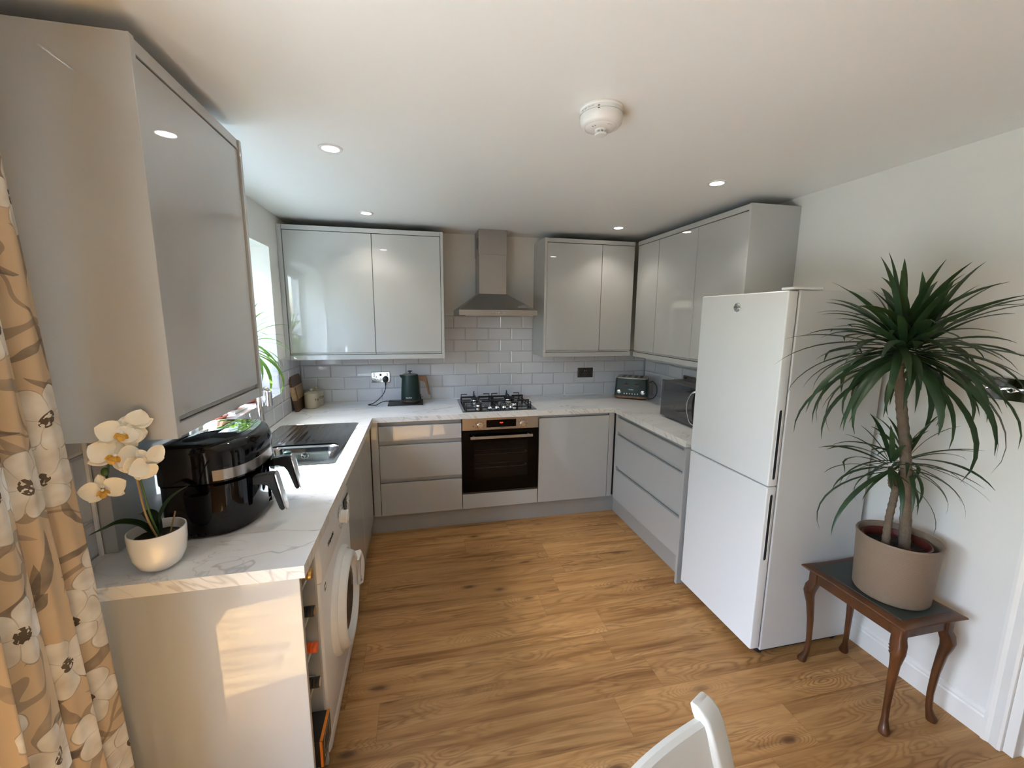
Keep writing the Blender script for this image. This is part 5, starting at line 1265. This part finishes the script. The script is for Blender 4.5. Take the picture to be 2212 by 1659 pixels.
def big_plant():
    cx, cy, z = 2.842, -2.425, 0.4915; rnd = random.Random(11)
    t = thing('potted_dragon_tree', 'tall dragon tree in a taupe planter standing on the mahogany table', 'potted plant', (cx, cy, z))
    bm = B(); lathe(bm, [(0, 0), (0.112, 0), (0.120, 0.004), (0.124, 0.012), (0.134, 0.235), (0.137, 0.248), (0.134, 0.254), (0.128, 0.252), (0.124, 0.240), (0.116, 0.03), (0, 0.03)], (cx, cy, z), seg=72); pl = finish(bm, 'planter', MATS['woven_planter'], t, smooth=True)
    bm = B(); lathe(bm, [(0.088, 0.031), (0.104, 0.226), (0.110, 0.228), (0.110, 0.236), (0.104, 0.237), (0.100, 0.215)], (cx-0.004, cy+0.004, z), seg=56); finish(bm, 'nursery_pot', M_REDPL, t, smooth=True)
    bm = B(); prof = [(0.0, 0.206), (0.03, 0.208), (0.06, 0.203), (0.085, 0.206), (0.0995, 0.204)]; lathe(bm, prof, (cx-0.004, cy+0.004, z), seg=40)
    for v in bm.verts: v.co.z += noise.noise(v.co*60)*0.006
    finish(bm, 'soil', M_SOIL, t)
    b = ((0, 0, W-0.035), (1, -3.6, -2.168))
    top = Vector((2.692, -2.440, 1.405))
    bm = B(); cane(bm, [(2.852, -2.445, z+0.20), (2.818, -2.447, 0.90), (2.775, -2.446, 1.10), (2.726, -2.442, 1.28), top], (0.0185, 0.0155)); tr = finish(bm, 'trunk', M_BARK, t, smooth=True)
    forks = []
    for dx, dy, dz, r in ((-0.045, -0.03, 0.075, 0.009), (0.0, 0.02, 0.095, 0.010), (0.045, -0.015, 0.075, 0.009)):
        e = top+Vector((dx, dy, dz)); bm = B(); cane(bm, [top-Vector((0, 0, 0.012)), top+Vector((dx*0.7, dy*0.7, dz*0.3)), e], (r, r*0.9)); finish(bm, 'branch', M_BARK, tr, smooth=True); forks.append(e)
    for e, n in zip(forks, (46, 52, 50)):
        bm = B(); crown(bm, e+Vector((0, 0, 0.03)), (0, 0, 1), n, (0.30, 0.50), (0.021, 0.032), rnd, 1.0, b, 0.08); finish(bm, 'leaf_crown', M_LEAF, t, smooth=True)
    bm = B(); cane(bm, [(2.768, -2.432, z+0.20), (2.775, -2.425, 0.82), (2.800, -2.415, 0.93), (2.808, -2.410, 1.00)], (0.0125, 0.0115)); st = finish(bm, 'side_trunk', M_BARK, t, smooth=True)
    for q, c in (([(2.800, -2.415, 0.95), (2.765, -2.42, 0.97), (2.752, -2.42, 1.04)], (2.752, -2.42, 1.05)), ([(2.805, -2.412, 0.97), (2.838, -2.40, 1.0), (2.850, -2.40, 1.05)], (2.852, -2.40, 1.06))):
        bm = B(); cane(bm, q, (0.009, 0.008)); finish(bm, 'branch', M_BARK, st, smooth=True)
        bm = B(); crown(bm, c, (0, 0, 1), 26, (0.22, 0.42), (0.011, 0.019), rnd, 1.0, b, 0.06); finish(bm, 'leaf_crown', M_LEAF, t, smooth=True)
def planter_mat():
    m, t, b = nt('woven_planter'); N, L = t.nodes, t.links
    tc = N.new('ShaderNodeTexCoord'); s = N.new('ShaderNodeSeparateXYZ'); L.new(tc.outputs['Object'], s.inputs[0])
    ang = mth(t, 'ARCTAN2', s.outputs[1], s.outputs[0])
    rz = mth(t, 'MULTIPLY', s.outputs[2], 2*PI/0.0062)
    w = mth(t, 'SINE', mth(t, 'ADD', mth(t, 'MULTIPLY', ang, 140.0), mth(t, 'MULTIPLY', rz, 0.5)))
    h = mth(t, 'MULTIPLY', mth(t, 'SINE', rz), mth(t, 'MULTIPLY_ADD', w, 0.5, 0.7))
    bp = N.new('ShaderNodeBump'); bp.inputs['Strength'].default_value = 0.45; bp.inputs['Distance'].default_value = 0.0012
    L.new(h, bp.inputs['Height']); L.new(bp.outputs[0], b.inputs['Normal'])
    L.new(mixc(t, mth(t, 'MULTIPLY_ADD', h, 0.25, 0.5), (0.195, 0.142, 0.10), (0.255, 0.19, 0.135)), b.inputs['Base Color']); b.inputs['Roughness'].default_value = 0.5
planter_mat(); big_plant()

def ribbed(bm, prof, p, ribs=34, seg=204):
    lathe(bm, prof, p, seg=seg, smoothf=lambda i, h: 1+0.022*abs(math.sin(i*ribs*PI/seg)) if h > 0.004 else 1)
def sill_plants():
    z = WZ0+0.0005; rnd = random.Random(5)
    x, y = -0.100, -0.800
    t = thing('potted_dragon_tree', 'green leafy plant in a ribbed terracotta pot on the kitchen windowsill', 'potted plant', (x, y, z))
    bm = B(); ribbed(bm, [(0, 0), (0.045, 0), (0.055, 0.006), (0.072, 0.05), (0.078, 0.10), (0.076, 0.150), (0.071, 0.155), (0.068, 0.150), (0.068, 0.12), (0, 0.12)], (x, y, z)); finish(bm, 'pot', M_TERRA, t, smooth=True)
    bm = B(); lathe(bm, [(0.060, 0.121), (0.062, 0.160), (0.058, 0.160), (0.056, 0.13)], (x, y, z), seg=40); finish(bm, 'nursery_pot', M_BLACKM, t, smooth=True)
    bm = B(); lathe(bm, [(0, 0.135), (0.055, 0.133)], (x, y, z), seg=24); finish(bm, 'soil', M_SOIL, t)
    bm = B(); cane(bm, [(x, y, z+0.13), (x+0.006, y+0.005, z+0.24), (x+0.012, y+0.01, z+0.36)], (0.009, 0.008)); finish(bm, 'trunk', M_BARK, t, smooth=True)
    bd = ((0, -0.205, 0.34), (1, -0.90, -0.345), (2, WZ0+0.03, 2.0))
    bm = B(); crown(bm, (x+0.012, y+0.01, z+0.37), (0, 0, 1), 50, (0.26, 0.40), (0.014, 0.024), rnd, 1.15, bd, 0.12); finish(bm, 'leaf_crown', M_LEAF2, t, smooth=True)
    x, y = -0.105, -1.065
    t = thing('potted_houseplant', 'bushy plant in a ribbed terracotta pot on the windowsill nearer the tap', 'potted plant', (x, y, z+0.0125))
    bm = B(); ribbed(bm, [(0, 0), (0.045, 0), (0.052, 0.006), (0.070, 0.06), (0.074, 0.10), (0.070, 0.130), (0.066, 0.134), (0.063, 0.128), (0.062, 0.11), (0, 0.11)], (x, y, z+0.0125)); finish(bm, 'pot', M_TERRA, t, smooth=True)
    bm = B()
    for i in range(90):
        a, e = rnd.uniform(0, 2*PI), rnd.uniform(R(5), R(85)); r = rnd.uniform(0.04, 0.15)
        p = Vector((x+r*math.cos(e)*math.cos(a)*0.7, y+r*math.cos(e)*math.sin(a)*0.75, z+0.16+r*math.sin(e)*1.3)); s = rnd.uniform(0.022, 0.036)
        d = (p-Vector((x, y, z+0.12))).normalized(); sd_ = d.cross(Vector((0, 0, 1))).normalized(); up = sd_.cross(d)
        pts = [p-d*s*0.9, p-d*s*0.3+sd_*s*0.75, p+d*s*0.4+sd_*s*0.6, p+d*s+up*-0.006, p+d*s*0.4-sd_*s*0.6, p-d*s*0.3-sd_*s*0.75]
        v = [bm.verts.new(q) for q in pts]; m_ = bm.verts.new(p+up*0.004)
        for k in range(6): bm.faces.new((v[k], v[(k+1) % 6], m_))
    for i in range(14):
        a = i*0.45; tube(bm, [(x, y, z+0.11), (x+0.03*math.cos(a), y+0.03*math.sin(a), z+0.2), (x+0.08*math.cos(a), y+0.08*math.sin(a), z+0.27)], 0.0015, 5, 3)
    finish(bm, 'foliage', M_LEAF2, t)
    bm = B(); box(bm, -0.195, -0.035, -1.15, -0.97, z, z+0.012, 0.003); o = finish(bm, 'windowsill_tray', M_WHITE); tag(o, 'white tray under the plant pot on the windowsill', 'tray')
    x, y = -0.10, -1.235
    t = thing('plant_pot', 'small plain terracotta pot with saucer at the near end of the windowsill', 'plant pot', (x, y, z))
    bm = B(); lathe(bm, [(0, 0), (0.050, 0), (0.062, 0.012), (0.060, 0.015), (0.050, 0.006), (0, 0.005)], (x, y, z), seg=40); finish(bm, 'saucer', M_TERRA, t, smooth=True)
    bm = B(); lathe(bm, [(0, 0.007), (0.036, 0.007), (0.048, 0.075), (0.053, 0.076), (0.053, 0.090), (0.048, 0.090), (0.045, 0.07), (0, 0.07)], (x, y, z), seg=40); finish(bm, 'pot', M_TERRA, t, smooth=True)
    bm = B()
    for i in range(12): leaf(bm, (x, y, z+0.07), i*2.4, R(rnd.uniform(35, 80)), rnd.uniform(0.06, 0.11), 0.016, 1.2, 6)
    finish(bm, 'foliage', M_LEAF2, t, smooth=True)
sill_plants()

# ------------------------------------------------------------ orchid
def orchid():
    x, y, z = 0.216, -2.345, T+0.0005
    t = thing('potted_orchid', 'white orchid in a glazed white bowl pot beside the curtain', 'potted orchid', (x, y, z))
    bm = B(); lathe(bm, [(0, 0.0), (0.030, 0.0), (0.034, 0.003), (0.052, 0.018), (0.062, 0.045), (0.0665, 0.080), (0.0675, 0.112), (0.0665, 0.116), (0.0635, 0.116), (0.062, 0.110), (0.060, 0.085), (0, 0.083)], (x, y, z), seg=64); finish(bm, 'pot', M_CERAM, t, smooth=True)
    bm = B(); bmesh.ops.create_icosphere(bm, subdivisions=4, radius=1.0)
    for v in bm.verts:
        q = v.co.copy(); v.co = Vector((x+q.x*0.0605, y+q.y*0.0605, z+0.086+q.z*0.011+noise.noise(q*9)*0.0035))
    finish(bm, 'soil', M_SOIL, t)
    b0 = Vector((x-0.002, y-0.006, z+0.092))
    # long strap leaves
    def oleaf(pts, w):
        bm = B(); path = catmull(pts, 8); n = len(path)-1; rows = []
        for i, p in enumerate(path):
            u = i/n; d = (path[min(i+1, n)]-path[max(i-1, 0)]).normalized(); s = d.cross(Vector((0, 0, 1)))
            s = s.normalized() if s.length > 0.05 else Vector((0.6, 0.8, 0)); nr = s.cross(d); ww = w*0.5*max(0.04, math.sin(PI*min(1, 0.12+u*0.88))**0.6)
            if u == 1: ww = 0.0008
            rows.append([bm.verts.new(p+s*ww*k+nr*abs(k)*ww*0.35) for k in (-1, -0.5, 0, 0.5, 1)])
        for A, C in zip(rows, rows[1:]):
            for k in range(4): bm.faces.new((A[k], A[k+1], C[k+1], C[k]))
        r = bmesh.ops.solidify(bm, geom=bm.faces[:], thickness=0.0014); finish(bm, 'leaf', M_OLEAF, t, smooth=True)
    oleaf([b0, b0+Vector((-0.030, -0.004, 0.040)), b0+Vector((-0.070, -0.012, 0.055)), b0+Vector((-0.105, -0.020, 0.045)), b0+Vector((-0.140, -0.022, 0.032))], 0.034)
    oleaf([b0+Vector((0.004, 0, 0)), b0+Vector((0.014, 0.01, 0.055)), b0+Vector((0.038, 0.012, 0.100)), b0+Vector((0.066, 0.010, 0.125)), b0+Vector((0.092, 0.004, 0.142))], 0.032)
    oleaf([b0+Vector((0.0, 0.01, 0)), b0+Vector((-0.012, 0.018, 0.045)), b0+Vector((-0.030, 0.026, 0.062)), b0+Vector((-0.050, 0.03, 0.058))], 0.036)
    bm = B(); tube(bm, [b0+Vector((0.022, 0.02, -0.01)), b0+Vector((0.036, 0.024, 0.04)), b0+Vector((0.042, 0.024, 0.062))], 0.0022, 8); finish(bm, 'bare_stem', M_STEM, t, smooth=True)
    bm = B(); tube(bm, [b0+Vector((0.008, -0.004, -0.005)), b0+Vector((0.002, -0.030, 0.08)), b0+Vector((0.008, -0.056, 0.195))], 0.0026, 10); finish(bm, 'support_cane', M_STEM, t, smooth=True)
    bm = B(); tube(bm, [b0+Vector((0.010, 0.0, 0)), b0+Vector((0.008, -0.024, 0.08)), b0+Vector((0.014, -0.052, 0.180)), (0.232, -2.425, T+0.31), (0.236, -2.432, T+0.38), (0.220, -2.437, T+0.415), (0.190, -2.436, T+0.355), (0.170, -2.434, T+0.285)], 0.0026, 10); finish(bm, 'flower_stem', M_GSTEM, t, smooth=True)
    def petal(bm, c, fx, fy, fz, ang, L, w, cup=0.25, base=0.004, tip=1.0):
        """c centre, (fx,fy) the flower's plane, fz outwards."""
        d = fx*math.cos(ang)+fy*math.sin(ang); s = fz.cross(d); n = 9; rows = []
        for i in range(n+1):
            u = i/n; ww = w*0.5*(math.sin(PI*u**0.75)**0.62 if 0 < u < 1 else 0.06)
            r = base+L*u; lift = cup*L*(u*u*0.35)-0.002
            rows.append([bm.verts.new(c+d*r+s*ww*k+fz*(lift+abs(k)**2*ww*0.22+0.0012*math.sin(5*k+7*u))) for k in (-1, -0.5, 0, 0.5, 1)])
        for A, C in zip(rows, rows[1:]):
            for k in range(4): bm.faces.new((A[k], A[k+1], C[k+1], C[k]))
    def flower(c, nrm, roll, s=1.0, lip=True, name='flower'):
        c = Vector(c); fz = Vector(nrm).normalized(); fx = Vector((0, 0, 1)).cross(fz).normalized(); fy = fz.cross(fx)
        q = lambda a: R(a)+roll
        bm = B()
        for a in (90, 215, 325): petal(bm, c-fz*0.002, fx, fy, fz, q(a), 0.044*s, 0.030*s, 0.1)
        for a in (12, 168): petal(bm, c+fz*0.001, fx, fy, fz, q(a), 0.050*s, 0.058*s, 0.15)
        f = finish(bm, name, M_PETAL, t, smooth=True)
        if not lip: return
        bm = B(); dn = fx*math.cos(q(270))+fy*math.sin(q(270)); sd2 = fz.cross(dn)
        L = []
        for u, w_, o in ((0, 0.004, 0.004), (0.3, 0.008, 0.010), (0.6, 0.0085, 0.016), (0.85, 0.006, 0.018), (1.0, 0.001, 0.015)):
            cc = c+dn*(0.020*u*s)+fz*o*s; L.append([cc+sd2*w_*math.cos(a)*s+fz*w_*0.55*math.sin(a)*s for a in [2*PI*k/10 for k in range(10)]])
        loft(bm, L)
        for sg in (-1, 1): petal(bm, c+fz*0.006*s, fx, fy, (fz+dn*0.3).normalized(), q(270+sg*62), 0.015*s, 0.013*s, 1.6, 0.002)
        finish(bm, 'flower_lip', M_LIP, f, smooth=True)
        bm = B(); bmesh.ops.create_icosphere(bm, subdivisions=2, radius=0.0042*s, matrix=Matrix.Translation(c+fz*0.008*s-dn*0.003*s)); finish(bm, 'flower_column', M_PETAL, f, smooth=True)
    V = Vector((0.62, -0.72, 0.22))
    flower((0.228, -2.450, T+0.418), V, R(-18), 0.93); flower((0.215, -2.462, T+0.366), V+Vector((-.1, -.1, 0)), R(-28), 1.0)
    flower((0.172, -2.446, T+0.276), V+Vector((-.35, -.05, -.25)), R(8), 0.86)
    flower((0.268, -2.436, T+0.340), Vector((0.75, -0.35, -0.1)), R(30), 0.90, lip=False); flower((0.250, -2.440, T+0.325), Vector((0.6, -0.6, -0.35)), R(-50), 0.84)
    flower((0.252, -2.438, T+0.432), Vector((0.35, -0.9, 0.35)), R(60), 0.82, lip=False)
    bm = B(); bmesh.ops.create_uvsphere(bm, u_segments=16, v_segments=10, radius=0.008, matrix=Matrix.Translation((0.178, -2.442, T+0.322)) @ Matrix.Diagonal((1, 1, 1.4, 1))); finish(bm, 'bud', M_GSTEM, t, smooth=True)
orchid()

# ------------------------------------------------------------ curtain
def curtain():
    t = thing('curtain', 'beige floral curtain hanging in folds beside the end panel', 'curtain', (0.13, -2.75, 0))
    bm = B(); uvl = bm.loops.layers.uv.new('UVMap'); nS, nZ = 220, 46; y0, y1 = -2.462, -2.84; z0, z1 = 0.018, 2.21
    grid = []
    for j in range(nZ+1):
        v = j/nZ; z = z0+(z1-z0)*v; row = []; sarc = 0; prev = None
        for i in range(nS+1):
            u = i/nS; ph = u*2*PI*4.6
            amp = 0.034*(1.15-0.45*v); ed = min(1, u*14)
            yy = y0+(y1-y0)*u+(0.010*math.sin(ph*0.5+1.3+v)+0.018*(1-v)*(1-2*u)*0.6)-0.085*v*(1-u)
            yy = min(yy, -2.447)
            xx = 0.135+amp*(0.35+0.65*ed)*(math.sin(ph+0.5*math.sin(v*3.1+u*4))+0.33*math.sin(2.1*ph+1.1+v*1.5))*(0.85+0.3*math.sin(u*9+1))
            p = Vector((xx, yy+0.012*math.cos(ph)*ed, z)); p.y = min(p.y, -2.4475)
            if prev is not None: sarc += (p-prev).length
            prev = p; row.append((bm.verts.new(p), sarc, z))
        grid.append(row)
    for j in range(nZ):
        for i in range(nS):
            q = (grid[j][i], grid[j][i+1], grid[j+1][i+1], grid[j+1][i]); f = bm.faces.new([a[0] for a in q])
            for l, a in zip(f.loops, q): l[uvl].uv = (a[1]*1.0, a[2])
    finish(bm, 'fabric_panel', M_CURT, t, smooth=True, uv=True)
    bm = B(); cyl(bm, (0.11, -4.72, 2.235), (0, 1, 0), 0.013, 2.25, 20); finish(bm, 'curtain_pole', M_CHROME, t, smooth=True)
    bm = B(); box(bm, 0.0, 0.125, -2.60, -2.585, 2.225, 2.245, 0.002); box(bm, 0.0, 0.125, -4.64, -4.625, 2.225, 2.245, 0.002); finish(bm, 'pole_bracket', M_CHROME, t)
curtain()

# ------------------------------------------------------------ chair in the foreground
def chair():
    """Painted chair at the dining end: reclined back with two posts and a bowed panel."""
    P1 = Vector((1.462, -3.046, 0.897)); P0 = Vector((1.102, -3.220, 0.897))     # post tops
    ex = (P1-P0); wdt = ex.length; ex.normalize(); ry = Vector((ex.y, -ex.x, 0))   # ry points over the seat
    t = thing('dining_chair', 'pale painted dining chair in the foreground, only its curved back showing', 'chair', ((P0+P1)*0.5+ry*0.2).to_tuple()[:2]+(0,))
    def at(a, b, z): return P0+ex*a+ry*b+Vector((0, 0, z-0.90))
    for a in (0.0, wdt):
        bm = B(); L = []
        for z, b, w_, d_ in ((0.0, -0.075, 0.030, 0.030), (0.25, 0.0, 0.034, 0.034), (0.44, 0.090, 0.036, 0.036), (0.60, 0.080, 0.042, 0.034), (0.75, 0.046, 0.048, 0.034), (0.83, 0.020, 0.050, 0.034), (0.868, 0.006, 0.050, 0.034), (0.886, -0.004, 0.049, 0.034), (0.896, -0.012, 0.045, 0.026), (0.900, -0.016, 0.038, 0.012)):
            c = at(a, b, z); hw, hd = w_/2, d_/2
            L.append([c+ex*p+ry*q for p, q in rrect(-hw, hw, -hd, hd, min(hw, hd)*0.45, 4)])
        loft(bm, L); finish(bm, 'back_post', M_CHAIR, t, smooth=True)
    bm = B(); rings = []; n = 24
    for k in range(n+1):
        u = k/n; a = 0.015+(wdt-0.03)*u; bow = 0.020*math.sin(PI*u)
        zt = 0.880+0.004*math.sin(PI*u); zb = 0.60+0.0*u
        prof = [(zb, 0.070), (zb, 0.086), (0.72, 0.062), (0.82, 0.028), (zt-0.014, 0.014), (zt-0.004, 0.009), (zt, 0.0), (zt-0.004, -0.011), (zt-0.014, -0.014), (0.82, 0.008), (0.72, 0.044)]
        rings.append([at(a, b-bow, z) for z, b in prof])
    loft(bm, rings); finish(bm, 'back_panel', M_CHAIR, t, smooth=True)
    bm = B(); box(bm, -0.215, 0.215, 0.075, 0.49, 0.435, 0.462, 0.010, 3)
    Mx = Matrix((ex, ry, Vector((0, 0, 1)))).transposed().to_4x4(); Mx.translation = Vector(((P0+P1)*0.5)); Mx.translation.z = 0
    bm.transform(Mx); finish(bm, 'seat', M_CHAIR, t, smooth=True)
    for s in (-1, 1):
        bm = B(); L = []
        for z, h in ((0, 0.013), (0.3, 0.017), (0.436, 0.019)):
            c = Mx @ Vector((s*0.18, 0.45, z)); L.append([c+ex*p+ry*q for p, q in rrect(-h, h, -h, h, 0.004, 2)])
        loft(bm, L); finish(bm, 'front_leg', M_CHAIR, t)
    for a in ((-0.17, 0.17, 0.44, 0.46), (-0.17, 0.17, 0.085, 0.105), (-0.19, -0.171, 0.106, 0.43), (0.171, 0.19, 0.106, 0.43)):
        bm = B(); box(bm, *a, 0.375, 0.434, 0.002); bm.transform(Mx); finish(bm, 'seat_rail', M_CHAIR, t)
chair()

# ------------------------------------------------------------ ceiling and wall fittings
def downlights():
    pts = [((0.614, -1.658), 'left nearest the camera'), ((0.626, -0.553), 'above the sink corner'), ((2.460, -0.551), 'above the toaster corner'), ((2.451, -1.652), 'in front of the fridge')]
    lab = ['round recessed ceiling downlight, nearer of the two on the left', 'small recessed downlight close to the left wall cabinets', 'small recessed downlight close to the right corner wall cabinets', 'recessed ceiling downlight above the white fridge freezer']
    root = None
    for i, ((x, y), _) in enumerate(pts):
        if root is None:
            root = thing('downlight', lab[0], 'ceiling light', (x, y, H), group='recessed kitchen downlights')
            bm = B(); lathe(bm, [(0.048, 0), (0.047, -0.003), (0.040, -0.0055), (0.034, -0.004), (0.031, 0.0)], (x, y, H-0.0002), seg=40); finish(bm, 'bezel', M_WHITE, root, smooth=True)
            bm = B(); lathe(bm, [(0.0, 0), (0.031, 0), (0.031, 0.001)], (x, y, H-0.0025), seg=32); finish(bm, 'diffuser', M_LAMP, root)
            r = root
        else:
            r = root.copy(); COL.objects.link(r); r.location = (x, y, H); r['label'] = lab[i]
            for ch in list(root.children):
                if ch.type != 'MESH': continue
                c = ch.copy(); COL.objects.link(c); c.parent = r
        l = bpy.data.lights.new('downlight_lamp', 'SPOT'); l.energy = 4.0; l.spot_size = R(118); l.spot_blend = 0.7; l.shadow_soft_size = 0.028; l.color = (1.0, 0.90, 0.78)
        o = bpy.data.objects.new('downlight_lamp', l); COL.objects.link(o); o.location = (x, y, H-0.012)
downlights()
def alarm():
    x, y = 1.563, -2.215
    t = thing('heat_alarm', 'round white heat alarm on the ceiling', 'smoke alarm', (x, y, H))
    bm = B(); lathe(bm, [(0.0, 0.0), (0.072, 0.0), (0.0725, -0.004), (0.069, -0.008), (0.0695, -0.020), (0.071, -0.021)], (x, y, H-0.0003), seg=64); finish(bm, 'mounting_base', M_WHITE, t, smooth=True)
    bm = B(); lathe(bm, [(0.070, -0.0215), (0.0705, -0.034), (0.0695, -0.036), (0.0680, -0.046), (0.060, -0.054), (0.0525, -0.0565), (0.052, -0.0555), (0.050, -0.0575), (0.030, -0.0625), (0.0, -0.063)], (x, y, H), seg=64); c = finish(bm, 'cover', M_WHITE, t, smooth=True)
    bm = B(); lathe(bm, [(0.020, -0.062), (0.0195, -0.066), (0.015, -0.067)], (x, y, H), seg=32); finish(bm, 'sensor_collar', M_WHITE, c, smooth=True)
    bm = B(); lathe(bm, [(0.0150, -0.066), (0.0150, -0.0745)], (x, y, H), seg=32); finish(bm, 'sensor_mesh', M_GREYINK, c, smooth=True)
    bm = B()
    for k in range(8):
        a = k*PI/4+0.3; box(bm, -0.0012, 0.0012, 0.0145, 0.0185, -0.0745, -0.0655, M=Matrix.Translation((x, y, H)) @ Matrix.Rotation(a, 4, 'Z'))
    finish(bm, 'sensor_ribs', M_WHITE, c)
    bm = B(); lathe(bm, [(0.0, -0.0742), (0.0195, -0.0742), (0.0205, -0.077), (0.018, -0.080), (0.0, -0.0815)], (x, y, H), seg=40); finish(bm, 'sensor_cap', M_WHITE, c, smooth=True)
    d0 = math.atan2(-3.62-y, 0.95-x)
    for a, r in ((d0-0.75, 0.038), (d0-0.52, 0.0375)):
        bm = B(); box(bm, -0.0045, 0.0045, -0.0008, 0.0008, -0.0003, 0.0003, M=Matrix.Translation((x+r*math.cos(a), y+r*math.sin(a), H-0.0612)) @ Matrix.Rotation(d0-0.6+PI/2*0, 4, 'Z')); finish(bm, 'cover_slot', M_INK, c)
    for a, w_ in ((d0+0.62, 0.010), (d0+0.85, 0.006)):
        bm = B(); box(bm, -w_/2, w_/2, -0.0006, 0.0006, -0.0003, 0.0003, M=Matrix.Translation((x+0.043*math.cos(a), y+0.043*math.sin(a), H-0.0602)) @ Matrix.Rotation(d0+PI/2, 4, 'Z')); finish(bm, 'cover_marking', M_GREYINK, c)
    for z in (-0.017, -0.0245):
        a = d0-0.12; bm = B(); box(bm, -0.0006, 0.0006, -0.0032, 0.0032, -0.0011, 0.0011, M=Matrix.Translation((x+0.0703*math.cos(a), y+0.0703*math.sin(a), H+z)) @ Matrix.Rotation(a, 4, 'Z')); finish(bm, 'side_slot', M_INK, t)
    word = 'DO NOT PAINT'
    for i, ch in enumerate(word):
        a = d0-1.05+i*0.062
        if ch == ' ': continue
        n = Vector((math.cos(a), math.sin(a), 0)); tx = Vector((-n.y, n.x, 0))
        text(ch, 0.0055, Vector((x, y, H-0.0145))+n*0.0697, tx, (0, 0, 1), M_GREYINK, 'letter', t, ext=0.0002)
alarm()
def coat_rack():
    t = thing('coat_rack', 'polished steel wall plate with a row of round pegs', 'coat rack', (W, -2.55, 1.365))
    bm = B(); box(bm, W-0.012, W-0.009, -2.656, -2.452, 1.323, 1.405, 0.0008)
    o = finish(bm, 'backplate', MATS['polished_steel'], t)
    bm = B(); box(bm, W-0.0095, W-0.0002, -2.640, -2.47, 1.335, 1.393); finish(bm, 'wall_spacer', M_BLACKM, t)
    for k in range(4):
        y = -2.492-k*0.0405
        bm = B(); lathe(bm, [(0.0078, 0), (0.0078, 0.028), (0.0098, 0.030), (0.0098, 0.040), (0.0085, 0.042), (0.006, 0.0385), (0, 0.0385)], (W-0.012, y, 1.366), (-1, 0, 0), 24); finish(bm, 'peg', M_CHROME, t, smooth=True)
mat('polished_steel', (0.50, 0.50, 0.51), 0.13, metal=1.0, bump=(9, 0.12, 0.003))
coat_rack()
